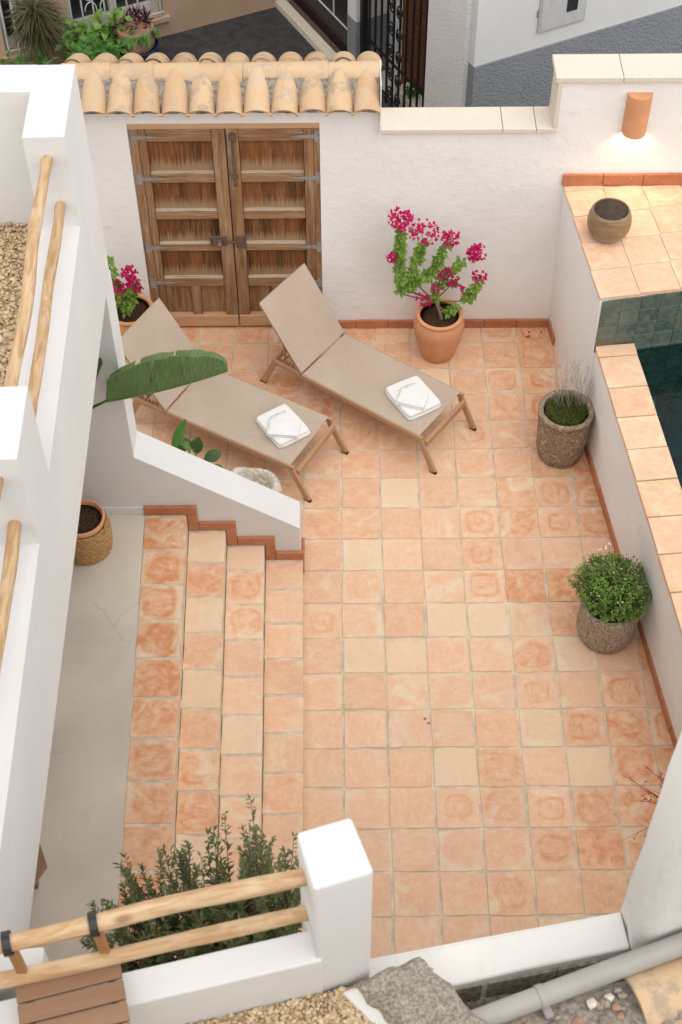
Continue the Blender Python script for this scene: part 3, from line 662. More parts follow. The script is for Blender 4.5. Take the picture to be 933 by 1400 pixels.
def barrel(r0, r1, L, th=.012, seg=12, arc=PI, cap=False):
    """half-round roof tile lying along +Y from 0 to L, arch up"""
    m = MB()
    for (y, r) in ((0, r0), (L * .5, (r0 + r1) / 2), (L, r1)):
        for rad in (r, r - th):
            for j in range(seg + 1):
                a = (PI - arc) / 2 + arc * j / seg; m.v.append((rad * math.cos(a), y, rad * math.sin(a)))
    k = seg + 1
    for i in range(2):
        o = i * 2 * k
        for j in range(seg):
            m.f.append((o + j, o + j + 1, o + 2 * k + j + 1, o + 2 * k + j)); m.f.append((o + k + j + 1, o + k + j, o + 3 * k + j, o + 3 * k + j + 1))
        m.f.append((o + k, o, o + 2 * k, o + 3 * k)); m.f.append((o + seg, o + k + seg, o + 3 * k + seg, o + 2 * k + seg))
    if cap: m.f.append(tuple(4 * k + j for j in range(seg + 1)))
    for j in range(seg):
        m.f.append((j + 1, j, k + j, k + j + 1)); o = 4 * k; m.f.append((o + j, o + j + 1, o + k + j + 1, o + k + j))
    return m
for (x, y, a) in ((1.62, -4.985, -70), (1.70, -5.20, -72)):
    o = barrel(.16, .15, .42, .016, 12, PI * .55).build('roof_tile', 'roof', nr, Vector((x - .24, y - .06, 3.09)) + NO, smooth=50); o.rotation_euler = (R(-4), 0, R(a)); o.color = (.1, .7, 0, 1)
for x in (.70, 1.0, 1.28):
    MB().prism([(x - .14, -4.955 + (x - .76) * .19, 2.75), (x + .135, -4.955 + (x - .49) * .19, 2.75), (x + .135, -4.94 + (x - .49) * .19, 2.75), (x - .14, -4.94 + (x - .76) * .19, 2.75)], [(x - .14, -4.955 + (x - .76) * .19, 3.03), (x + .135, -4.955 + (x - .49) * .19, 3.03), (x + .135, -4.94 + (x - .49) * .19, 3.03), (x - .14, -4.94 + (x - .76) * .19, 3.03)]).build('block', 'mortar', nr, NO)
pp = T('drain_pipe', 'grey plastic drain pipe running over the mortar roof edge', 'pipe', (1.2, -4.9, 3.05))
PO = Vector((-1.2, 4.9, -3.05))
pa, pb = Vector((.33, -5.298, 3.25)), Vector((2.5, -4.518, 3.25))
MB().tube([pa.lerp(pb, t / 12) for t in range(13)], .042, 28).build('tube', 'pvc', pp, PO, smooth=50)
pd = (pb - pa).normalized(); cc = pa + pd * .745
m = MB(); pn = pd.cross(Vector((0, 0, 1)))
vs = []; fs = []
for k in range(17):
    t = R(-30 + 240 * k / 16)
    for rad in (.0425, .0465):
        for sg in (-1, 1): vs.append(pn * (math.cos(t) * rad) + Vector((0, 0, math.sin(t) * rad)) + pd * (sg * .014))
for k in range(16):
    o4 = k * 4; fs += [(o4, o4 + 1, o4 + 5, o4 + 4), (o4 + 3, o4 + 2, o4 + 6, o4 + 7), (o4 + 2, o4, o4 + 4, o4 + 6), (o4 + 1, o4 + 3, o4 + 7, o4 + 5)]
m.add(vs, fs); cl = m.build('clip', 'pvc', pp, cc + PO)
MB().box(-.016, .016, -.03, .03, -.012, .012).build('clip_screw', 'iron', cl, pn * .054 + Vector((0, 0, -.012)), rot=(0, 0, R(20)))

# ================================================================== BACK WALL
bw = T('courtyard_wall', 'white courtyard wall with barrel tile roof over the door and stone coping', 'wall', (0, 2.1, 0))
BO = Vector((0, -2.1, 0))
YW = 2.0
out = [(-3.4, -.3), (-1.279, -.3), (-1.279, 2.082), (.157, 2.082), (.157, -.3), (5.2, -.3), (5.2, 2.43), (1.93, 2.43), (1.93, 1.996), (.612, 1.996), (.612, 2.215), (-3.4, 2.215)]
m = MB().prism([(x, YW, z) for x, z in out], [(x, 2.23, z) for x, z in out]); m.f = [tuple(reversed(f)) for f in m.f]
m.build('wall', 'wall', bw, BO)
def stone(x0, x1, y0, y1, z0, z1):
    MB().box(-(x1 - x0) / 2, (x1 - x0) / 2, -(y1 - y0) / 2, (y1 - y0) / 2, -(z1 - z0) / 2, (z1 - z0) / 2).build('coping_stone', 'stonecop', bw, Vector(((x0 + x1) / 2, (y0 + y1) / 2, (z0 + z1) / 2)) + BO, bevel=.005)
for a, b in ((.614, 1.522), (1.526, 1.772), (1.776, 1.926)): stone(a, b, 1.968, 2.25, 1.997, 2.036)
stone(1.894, 1.929, 1.969, 2.249, 2.037, 2.429)
for a, b in ((1.874, 2.36), (2.364, 3.2), (3.204, 4.1), (4.104, 5.0)): stone(a, b, 1.967, 2.27, 2.431, 2.474)
# skirting of the back wall
skirt(bw, (2.075, YW), (.165, YW), .001, .085, .022, 7, BO)
skirt(bw, (-1.30, YW), (-3.0, YW), .001, .085, .022, 6, BO)
# barrel tile roof
m = MB()
prof = [(1.965, 2.195), (2.2, 2.215), (2.44, 2.205), (2.44, 2.265), (2.25, 2.40), (2.10, 2.398), (2.035, 2.318), (1.965, 2.262)]
mm = MB(); NXR = 60
for i in range(NXR + 1):
    x = -1.75 + 2.352 * i / NXR
    for (y, z) in prof: mm.v.append((x, y + .006 * mnoise.noise(Vector((x * 20, y * 9, z))), z + .012 * mnoise.noise(Vector((x * 25, y * 12, z * 9)))))
k = len(prof)
for i in range(NXR):
    for j in range(k): mm.f.append((i * k + j, (i + 1) * k + j, (i + 1) * k + (j + 1) % k, i * k + (j + 1) % k))
mm.f.append(tuple(range(k))[::-1]); mm.f.append(tuple(NXR * k + j for j in range(k)))
mm.build('mortar_bed', 'mortar', bw, BO, smooth=40)
cover = barrel(.102, .086, .34, .015, 16, PI, True); cme = None
for i in range(12):
    x = .507 - .2005 * i
    for side in (0, 1):
        if side == 0: loc = Vector((x + rr(-.006, .006), 1.900 + rr(-.008, .008), 2.212)); rot = (R(29 + rr(-1.5, 1.5)), 0, R(rr(-2.5, 2.5)))
        else: loc = Vector((x + .03 + rr(-.006, .006), 2.565, 2.195)); rot = (R(29), 0, PI + R(rr(-2, 2)))
        if cme is None: o = cover.build('roof_tile', 'roof', bw, loc + BO, smooth=50); cme = o.data
        else: o = link('roof_tile', cme, 'roof', bw, loc + BO)
        o.rotation_euler = rot; o.color = (rr(0, 1), rr(.1, .9) if i > 0 else .2, 0, 1)
chan = barrel(.085, .085, .26, .012, 10, PI * .8); chme = None
for i in range(12):
    x = .407 - .2005 * i; loc = Vector((x, 1.915, 2.315))
    if chme is None: o = chan.build('channel_tile', 'roof', bw, loc + BO, smooth=50); chme = o.data
    else: o = link('channel_tile', chme, 'roof', bw, loc + BO)
    o.rotation_euler = (R(-29), PI, 0); o.rotation_mode = 'XYZ'
    o.rotation_euler = (R(29), PI, 0); o.color = (rr(0, 1), .5, 0, 1)
xs = [.604, .225, -.085, -.405, -.72, -1.055, -1.375, -1.70]; 
for i in range(7):
    L = xs[i] - xs[i + 1]; o = barrel(.104, .088, L + .035, .016, 14, PI * .86).build('ridge_tile', 'roof', bw, Vector((xs[i] , 2.19 + rr(-.006, .006), 2.358 + rr(-.004, .004))) + BO, smooth=50)
    o.rotation_euler = (R(rr(-1, 1) + 1.2), 0, R(90 + rr(-1.2, 1.2))); o.color = (rr(0, .8), rr(.05, .9) if i else .1, 0, 1)
MB().box(.606, .6125, 1.94, 2.26, 1.999, 2.44).build('roof_end_plaster', 'wall', bw, BO)

# ================================================================== DOUBLE DOOR
dd = T('double_door', 'weathered brown panelled wooden double door with iron strap hinges', 'door', (-.56, 2.03, 0))
DO = Vector((.56, -2.03, 0))
def B(name, mat, par, x0, x1, y0, y1, z0, z1, bev=.004, off=DO):
    c = Vector(((x0 + x1) / 2, (y0 + y1) / 2, (z0 + z1) / 2)); hx_, hy_, hz_ = (x1 - x0) / 2, (y1 - y0) / 2, (z1 - z0) / 2
    return MB().box(-hx_, hx_, -hy_, hy_, -hz_, hz_).build(name, mat, par, c + off, bevel=bev)
B('jamb', 'doorstile', dd, -1.277, -1.207, 2.004, 2.10, 0, 2.030); B('jamb', 'doorstile', dd, .112, .155, 2.004, 2.10, 0, 2.030)
B('lintel', 'newwood', dd, -1.277, .155, 2.001, 2.10, 2.031, 2.081)
rails = [(1.912, 2.026), (1.526, 1.618), (1.168, 1.254), (.842, .918), (.463, .556)]
for side in (0, 1):
    xa, xb = (-1.205, -.556) if side == 0 else (-.546, .110)
    lf = B('door_leaf', 'doorpanel', dd, xa, xb, 2.066, 2.095, .02, 2.026)
    LO = -Vector(((xa + xb) / 2, 2.0805, 1.023))
    s1, s2 = (-1.150, -.655) if side == 0 else (-.456, .036)
    B('stile', 'doorstile', lf, xa, s1, 2.006, 2.064, .147, 2.025, .005, LO); B('stile', 'doorstile', lf, s2, xb, 2.006, 2.064, .147, 2.025, .005, LO)
    prev = None
    for i, (z0, z1) in enumerate(rails):
        o = B('rail', 'doorrail', lf, s1 + .001, s2 - .001, 2.012 + rr(-.002, .002), 2.063, z0, z1, .007, LO)
    zs = [(1.62, 1.91), (1.256, 1.524), (.92, 1.166), (.558, .84)]
    for (z0, z1) in zs: B('panel', 'doorpanel', lf, s1 + .002, s2 - .002, 2.048, 2.0645, z0, z1, .003, LO)
    mu = (-.933, -.856) if side == 0 else (-.261, -.178)
    B('mullion', 'doorstile', lf, mu[0], mu[1], 2.014, 2.063, .147, .461, .005, LO)
    B('panel', 'doorstile', lf, s1 + .002, mu[0] - .001, 2.046, 2.0645, .148, .461, .003, LO); B('panel', 'doorstile', lf, mu[1] + .001, s2 - .002, 2.046, 2.0645, .148, .461, .003, LO)
    B('kick_board', 'newwood', lf, xa + .001, xb - .002, 1.992, 2.062, .03, .146, .005, LO)
    for z in (1.958, 1.572, .885, .51):
        m = MB()
        if side == 0:
            x0 = -1.215; pts = [(x0, -.022), (x0 + .03, -.016), (x0 + .16, -.005), (x0 + .16, .005), (x0 + .03, .016), (x0, .022)]; pl = (-1.262, -1.217)
        else:
            x0 = .118; pts = [(x0, -.022), (x0, .022), (x0 - .03, .016), (x0 - .18, .006), (x0 - .18, -.006), (x0 - .03, -.016)]; pl = (.119, .152)
        m.prism([(x, 2.0055, z + zz) for x, zz in pts], [(x, 2.000, z + zz) for x, zz in pts]); h = m.build('hinge', 'iron', lf, LO)
        MB().box(pl[0], pl[1], 1.9985, 2.0035, z - .05, z + .05).build('hinge_plate', 'iron', dd, DO)
lf0 = [c for c in dd.children if c.name.startswith('door_leaf')]
def on_leaf(i, name, mat, *a): 
    c = lf0[i].location - DO; return B(name, mat, lf0[i], *a, .004, -c)
on_leaf(0, 'lock_plate', 'rust', -.735, -.60, 1.994, 2.006, .905, 1.005); on_leaf(1, 'lock_plate', 'rust', -.525, -.45, 1.994, 2.006, .885, 1.005)
on_leaf(0, 'lock_case', 'rust', -.71, -.64, 1.972, 1.995, .925, .985)
MB().tube([(-.66, 1.975, .955), (-.66, 1.955, .955)], [.010, .014], 12).build('door_knob', 'iron', dd, DO, smooth=50)
on_leaf(0, 'bolt', 'rust', -.60, -.50, 1.985, 1.996, .945, .963)
on_leaf(1, 'slide_bolt', 'rust', -.510, -.488, 1.990, 2.006, 1.50, 2.0); on_leaf(1, 'bolt_guide', 'rust', -.525, -.473, 1.984, 2.0055, 1.93, 1.985); on_leaf(1, 'bolt_guide', 'rust', -.522, -.476, 1.986, 2.0055, 1.58, 1.61)

# ================================================================== TILED PLINTH (raised block) + POOL
pl = T('tiled_plinth', 'raised white plinth with terracotta tiled top and green tiled pool side', 'plinth', (2.6, 1.35, 0))
LO2 = Vector((-2.6, -1.35, 0))
ftop = [(2.172, .709), (2.783, .819), (4.2, 1.07), (4.2, 1.999), (2.04, 1.999)]
fbot = [(2.235, .709), (2.79, .819), (4.2, 1.07), (4.2, 1.999), (2.088, 1.999)]
MB().prism([(x, y, -.1) for x, y in fbot], [(x, y, 1.468) for x, y in ftop]).build('body', 'wall', pl, LO2)
MB().prism([(x, y, 1.4685) for x, y in ftop], [(x, y, 1.492) for x, y in ftop]).build('tile_bed', 'grout', pl, LO2)
e1 = Vector((.9842, .1772, 0)); e2 = Vector((-.1, .995, 0)).normalized(); o0 = Vector((2.164, .699, 1.50))
for j in range(5):
    for i in range(6):
        w, l = .305, .30; d0, d1 = j * .302, min(j * .302 + .292, 1.2 + .17 * i * .05 + .10)
        lx = .297
        c = o0 + e1 * (i * .303 + .151) + e2 * (j * .302 + .148)
        if c.y + .15 > 1.995:
            l = 2 * (1.992 - c.y + .0)
            if c.y - .148 > 1.96: continue
            d = (1.99 - (c.y - .148)); me = tile_mesh('plinth_tile', lx, d - .01, .03, .002, .008); c = o0 + e1 * (i * .303 + .151) + e2 * (j * .302 + d / 2)
        else: me = tile_mesh('plinth_tile', lx, .292, .03, .002, .008)
        place_tile(me, 'tile', pl, c + LO2, math.atan2(e1.y, e1.x) * .75, rr(0, .25), 0, rr(.5, 1), name='top_tile')
skirt(pl, (4.2, 1.998), (2.02, 1.998), 1.502, .10, .024, 7, LO2)
# green tiles on the pool side
gt = None; GX = Vector((.9842, .1772, 0)); gw, gh = .150, .128
for i in range(14):
    for j in range(15):
        m = MB().box(-gw / 2 + .002, gw / 2 - .002, -.005, .005, -gh / 2 + .002, gh / 2 - .002)
        if j > 3 and i < 2: continue
        c = Vector((2.190, .710, 0)) + GX * ((i + .5) * gw) + Vector((GX.y, -GX.x, 0)) * .0045 + Vector((0, 0, 1.466 - (j + .5) * gh))
        if gt is None: o = m.build('wall_tile', 'zellige', pl, c + LO2, bevel=.002, seg=1); gt = o.data
        else: o = link('wall_tile', gt, 'zellige', pl, c + LO2); b_ = o.modifiers.new('bevel', 'BEVEL'); b_.width = .002; b_.segments = 1
        o.rotation_euler = (rr(-.012, .012), rr(-.004, .004), math.atan2(GX.y, GX.x) + rr(-.012, .012))

pw = T('pool_wall', 'white pool wall with terracotta coping and skirting along the court', 'wall', (2.4, -1, 0))
PWO = Vector((-2.4, 1, 0))
def ct(y): return 2.196 + .0965 * (.713 - y)     # coping left edge
m = MB(); ys = [.715 - .25 * i for i in range(19)]
for y in ys:
    w0 = wall_x(y)
    m.v += [(w0, y, -.1), (w0 + .006 * mnoise.noise(Vector((y * 2, 0, 0))) + (ct(y) + .014 - w0) * .5, y, .5), (ct(y) + .014, y, .972), (ct(y) + .272, y, .972), (ct(y) + .272, y, -.5)]
for i in range(len(ys) - 1):
    for j in range(4): m.f.append((i * 5 + j, (i + 1) * 5 + j, (i + 1) * 5 + j + 1, i * 5 + j + 1))
m.f.append((0, 1, 2, 3, 4)); n5 = (len(ys) - 1) * 5; m.f.append(tuple(n5 + i for i in (4, 3, 2, 1, 0)))
m.f = [tuple(reversed(f)) for f in m.f]
m.build('wall', 'wall', pw, PWO, smooth=35)
jt = [.712, .592, .272, -.018, -.322, -.612, -.93, -1.247, -1.557, -1.87, -2.18, -2.49, -2.8, -3.11, -3.42]
ang = math.atan(-.0965)
for a, b in zip(jt, jt[1:]):
    yc = (a + b) / 2; me = tile_mesh('coping_tile', .292, (a - b) - .008, .034, .002, .007); c = Vector((ct(yc) + .148, yc + .014, 1.02 - .003 + rr(-.001, .002)))
    place_tile(me, 'tile', pw, c + PWO, -ang * -1 if False else math.atan(.0965), rr(.05, .35), 0, rr(.4, 1), name='coping_tile')
MB().prism([(ct(y) + .02, y, .973) for y in (.71, -3.5)] + [(ct(y) + .268, y, .973) for y in (-3.5, .71)], [(ct(y) + .02, y, .99) for y in (.71, -3.5)] + [(ct(y) + .268, y, .99) for y in (-3.5, .71)]).build('mortar_joint', 'grout', pw, PWO)
skirt(pw, (wall_x(.70), .70), (wall_x(-3.5), -3.5), .001, .085, -.022, 14, PWO)
skirt(pl, (wall_x(1.975) + .0, 1.975), (wall_x(1.76), 1.76), .001, .085, -.022, 1, LO2)
# pool basin and water
struct(MB().add([(1.9, 1.2, -.45), (6, 1.2, -.45), (6, -5, -.45), (1.9, -5, -.45)], [(0, 3, 2, 1)]).build('pool_basin', 'lining'))
struct(MB().add([(ct(.9) + .25, .9, .928), (6, 1.4, .928), (6, -5, .928), (ct(-5) + .25, -5, .928)], [(0, 3, 2, 1)]).build('pool_water', 'water'))
struct(MB().prism([(5.2, -5, -.5), (5.6, -5, -.5), (5.6, 1.4, -.5), (5.2, 1.4, -.5)], [(5.2, -5, 1.0), (5.6, -5, 1.0), (5.6, 1.4, 1.0), (5.2, 1.4, 1.0)]).build('pool_far_wall', 'lining'))

# ---- wall lamp
wl = T('wall_lamp', 'lit half-round terracotta wall lamp glowing downward above the plinth', 'lamp', (2.507, 1.999, 2.155))
m = MB(); hw, dp, hh = .092, .10, .172
for z, th in ((-hh, 0), (hh, 0)):
    for j in range(17):
        a = PI * j / 16; m.v.append((hw * math.cos(a), -dp * math.sin(a), z))
for z in (-hh, hh - .012):
    for j in range(17):
        a = PI * j / 16; m.v.append(((hw - .01) * math.cos(a), -(dp - .01) * math.sin(a), z))
for j in range(16):
    m.f += [(j + 1, j, 17 + j, 17 + j + 1), (34 + j, 34 + j + 1, 51 + j + 1, 51 + j), (j, j + 1, 34 + j + 1, 34 + j)]
m.f.append(tuple(17 + j for j in range(17))[::-1]); m.f.append(tuple(51 + j for j in range(17)))
m.build('shade', 'pot', wl, smooth=40)
MB().lathe([(.0, -.02), (.022, -.012), (.026, .01), (.012, .035)], 16).build('bulb', 'bulb', wl, (0, -.045, -.06), smooth=True)
ll = bpy.data.lights.new('lamp_light', 'POINT'); ll.energy = 2.2; ll.color = (1, .72, .45); ll.shadow_soft_size = .02
lo = bpy.data.objects.new('lamp_light', ll); COL.objects.link(lo); lo.parent = wl; lo.location = (0, -.045, -.11)

# ---- ceramic bowl
bo = T('ceramic_bowl', 'round brown glazed ceramic bowl standing on the tiled plinth', 'bowl', (2.302, 1.40, 1.502))
sc = 1.0
MB().lathe([(.085, 0), (.118, .014), (.145, .05), (.160, .095), (.163, .135), (.158, .180), (.145, .222), (.137, .235), (.129, .237), (.126, .229)], 44).build('body', 'bowl', bo, smooth=50)
MB().lathe([(.127, .229), (.140, .19), (.148, .14), (.146, .09), (.125, .04), (.06, .018), (0, .015)], 44).build('inside', 'bowlin', bo, smooth=True)


# ================================================================== SUN LOUNGERS
def lounger(label, loc, rz):
    t = T('sun_lounger', label, 'sun lounger', (loc[0], loc[1], 0), rz, 'sun loungers in the courtyard')
    Lx, Wy, Z = 1.465, .595, .33; w = .026
    def bar(name, a, b, ww, hh, up_=(0, 0, 1), par=t, mat='loungerframe', bev=.004):
        a = Vector(a); b = Vector(b); d = (b - a); L = d.length; m = MB().box(0, L, -ww / 2, ww / 2, -hh / 2, hh / 2)
        o = m.build(name, mat, par, a, bevel=bev); x = d.normalized(); u = Vector(up_); y = u.cross(x).normalized(); z = x.cross(y)
        o.rotation_euler = Matrix((x, y, z)).transposed().to_euler(); return o
    for y in (w / 2, Wy - w / 2):
        bar('side_rail', (0, y, Z - .022), (Lx, y, Z - .022), w, .044)
        for (x0, x1) in ((.02, -.105), (Lx - .02, Lx + .118)):
            lg = bar('leg', (x0, y, Z - .044 if True else 0), (x1, y, .012), w, .05, (0, 1, 0) if False else (1, 0, 0))
            MB().box(-.028, .028, -w / 2 - .001, w / 2 + .001, 0, .013).build('foot_cap', 'black', t, (x1, y, .0005), bevel=.002)
    bar('cross_bar', (.012, w, Z - .03), (.012, Wy - w, Z - .03), .024, .036)
    bar('cross_bar', (Lx + .020, w, Z - .072), (Lx + .020, Wy - w, Z - .072), .03, .062)
    bar('end_rod', (Lx - .045, w, Z - .012), (Lx - .045, Wy - w, Z - .012), .014, .014, mat='black')
    hx_ = .298
    # seat sling: slightly sagging sheet with thickness
    def sheet(x0, x1, y0, y1, sag, th, nx=18, ny=10):
        m = MB()
        for a in range(2):
            for i in range(nx + 1):
                for j in range(ny + 1):
                    u, v = i / nx, j / ny; z = -sag * (1 - (2 * v - 1) ** 2) * (.4 + .6 * (1 - (2 * u - 1) ** 2)) - a * th + .0012 * mnoise.noise(Vector((u * 6, v * 4, x0)))
                    m.v.append((x0 + (x1 - x0) * u, y0 + (y1 - y0) * v, z))
        n1 = (nx + 1) * (ny + 1)
        for a in range(2):
            for i in range(nx):
                for j in range(ny):
                    k = a * n1 + i * (ny + 1) + j; f = (k, k + ny + 1, k + ny + 2, k + 1); m.f.append(f if a == 0 else f[::-1])
        for i in range(nx):
            for j in (0, ny):
                k = i * (ny + 1) + j; m.f.append((k, n1 + k, n1 + k + ny + 1, k + ny + 1))
        for j in range(ny):
            for i in (0, nx):
                k = i * (ny + 1) + j; m.f.append((k, k + 1, n1 + k + 1, n1 + k))
        return m
    sheet(hx_ + .012, Lx - .032, .012, Wy - .012, .009, .004).build('seat_sling', 'sling', t, (0, 0, Z + .004), smooth=60)
    th = R(54); BL = .665
    br = bpy.data.objects.new('backrest', None)
    m = MB()
    for y in (.018, Wy - .018 - .022): m.box(0, BL - .02, y, y + .022, -.036, -.014)
    m.box(BL - .0262, BL - .004, .041, Wy - .041, -.0355, -.0145); m.box(.0, .022, .041, Wy - .041, -.034, -.016)
    br = m.build('backrest', 'loungerframe', t, (hx_, 0, Z + .012), bevel=.003); br.rotation_euler = (0, -(PI - th), 0) if False else (0, 0, 0)
    # local +x of the backrest runs up the rest, its +z faces the foot end
    xa = Vector((-math.cos(th), 0, math.sin(th))); za = Vector((math.sin(th), 0, math.cos(th))); ya = za.cross(xa)
    br.rotation_euler = Matrix((xa, ya, za)).transposed().to_euler()
    sgn = 1 if ya.y > 0 else -1
    if sgn < 0: br.location.y = Wy
    sheet(.0, BL, .008, Wy - .008, .006, .007).build('back_sling', 'sling', br, (0, 0, 0), smooth=60)
    for y in (.012, Wy - .012): MB().box(-.012, .012, -.012, .012, -.014, .014).build('hinge', 'iron', t, (hx_ - .002, y, Z + .004), bevel=.002)
    # prop: U-strut from the rest down to notched racks on the side rails
    pu = Vector((hx_, 0, Z)) + xa * .36 - za * .03
    for y in (.075, Wy - .075):
        bar('prop_strut', (pu.x, y, pu.z), (.085, y, Z - .012), .014, .02)
        rk = MB().box(0, .17, -.006, .006, -.03, -.012)
        for k in range(5): rk.box(.012 + k * .033, .026 + k * .033, -.0061, .0061, -.0121, .010)
        rk.build('notched_rack', 'loungerframe', t, (.03, y - .022, Z - .006), bevel=.002)
    bar('prop_rod', (.085, .06, Z - .012), (.085, Wy - .06, Z - .012), .014, .014)
    return t
lounger('taupe sling sun lounger with raised back, the one beside the bougainvillea pot against the wall', (-.255, 1.288), R(-36.6))
lounger('taupe sling sun lounger with raised back, the one beside the stair wall and stone trough', (-1.327, .865), R(-30.3))

def pillow_box(sx, sy, h, nx=14, ny=16, layers=2, seed=0, r=.016):
    """folded cloth: stacked soft layers with rounded fold edges"""
    m = MB(); lh = h / layers
    for l in range(layers):
        z0 = l * lh; k = 1 - .035 * l; ox = (seed % 3 - 1) * .004 * l
        prof = []
        for i in range(9):
            a = -PI / 2 + PI * i / 8; prof.append((math.cos(a) * lh * .5, lh * .5 + math.sin(a) * lh * .52))
        rings = []
        for (e, z) in prof:
            ring = []
            N = 60
            for j in range(N):
                t = 2 * PI * j / N; p = 11
                cx_ = abs(math.cos(t)) ** (2 / p) * math.copysign(1, math.cos(t)); sy_ = abs(math.sin(t)) ** (2 / p) * math.copysign(1, math.sin(t))
                X = cx_ * (sx / 2 * k - lh * .5 + e) + ox; Y = sy_ * (sy / 2 * k - lh * .5 + e)
                X += .009 * mnoise.noise(Vector((t * 1.3, l + seed, 1))); Y += .009 * mnoise.noise(Vector((t * 1.3, l + seed, 5)))
                ring.append((X, Y, z0 + z + .004 * mnoise.noise(Vector((X * 9, Y * 9, seed + l)))))
            rings.append(ring)
        o = len(m.v)
        for rg in rings: m.v += rg
        N = 60
        for i in range(len(rings) - 1):
            for j in range(N): m.f.append((o + i * N + j, o + i * N + (j + 1) % N, o + (i + 1) * N + (j + 1) % N, o + (i + 1) * N + j))
        m.f.append(tuple(o + j for j in range(N))[::-1]); b = o + (len(rings) - 1) * N
        # soft top: inner rings
        prev = b
        for kk, f in enumerate((.75, .45, .15)):
            q = len(m.v)
            for j in range(N):
                x, y, z = m.v[b + j]; x2 = x * f; y2 = y * f; m.v.append((x2, y2, z0 + lh * 1.02 + .010 * mnoise.noise(Vector((x2 * 9, y2 * 9, seed + l * 2)))))
            for j in range(N): m.f.append((prev + j, prev + (j + 1) % N, q + (j + 1) % N, q + j))
            prev = q
        m.f.append(tuple(prev + j for j in range(N)))
    return m
def lettering(txt, parent, size, radius, z, cx_, cy_, a0):
    m = MB(); widths = [.62 if ch in 'I' else .95 for ch in txt]; tot = sum(widths) * size; ang = a0 + tot / radius / 2
    for ch, wd in zip(txt, widths):
        cu = bpy.data.curves.new('glyph', 'FONT'); cu.body = ch; cu.size = size * 1.25; cu.align_x = 'CENTER'; ob = bpy.data.objects.new('glyph', cu)
        me = bpy.data.meshes.new_from_object(ob); ang -= wd * size / radius / 2
        M4 = Matrix.Translation((cx_ + radius * math.cos(ang), cy_ + radius * math.sin(ang), z)) @ Matrix.Rotation(ang - PI / 2, 4, 'Z')
        m.add([M4 @ v.co for v in me.vertices], [tuple(p.vertices) for p in me.polygons]); ang -= wd * size / radius / 2
        bpy.data.objects.remove(ob); bpy.data.curves.remove(cu); bpy.data.meshes.remove(me)
    return m.build('lettering', 'ink', parent)
def towel_pair(cL, rL, sL, cS, rS, sS, z, where, seed):
    t = T('bath_towel', 'large folded white bath towel, grey lettering, on the lounger ' + where, 'towel', (cL[0], cL[1], z), rL, 'folded white towels')
    pillow_box(sL[0], sL[1], .058, layers=2, seed=seed).build('cloth', 'towel', t, smooth=50)
    lettering('TIRTAKETA', t, .020, .30, .0665, 0, sL[1] * .5 - .095 - .30, PI / 2)
    u = T('hand_towel', 'small folded white hand towel lying on the bath towel ' + where, 'towel', (cS[0], cS[1], z + .058), rS, 'folded white towels')
    pillow_box(sS[0], sS[1], .034, layers=2, seed=seed + 4).build('cloth', 'towel', u, smooth=50)
    lettering('TIRTAKETA', u, .008, .12, .0425, -sS[0] * .5 + .018 + .12, 0, PI)
towel_pair((.869, .825), R(31), (.315, .375), (.858, .765), R(-19), (.235, .165), .328, 'beside the bougainvillea pot', 1)
towel_pair((-.144, .537), R(34), (.295, .365), (-.135, .462), R(-6), (.25, .165), .328, 'beside the stair wall', 3)

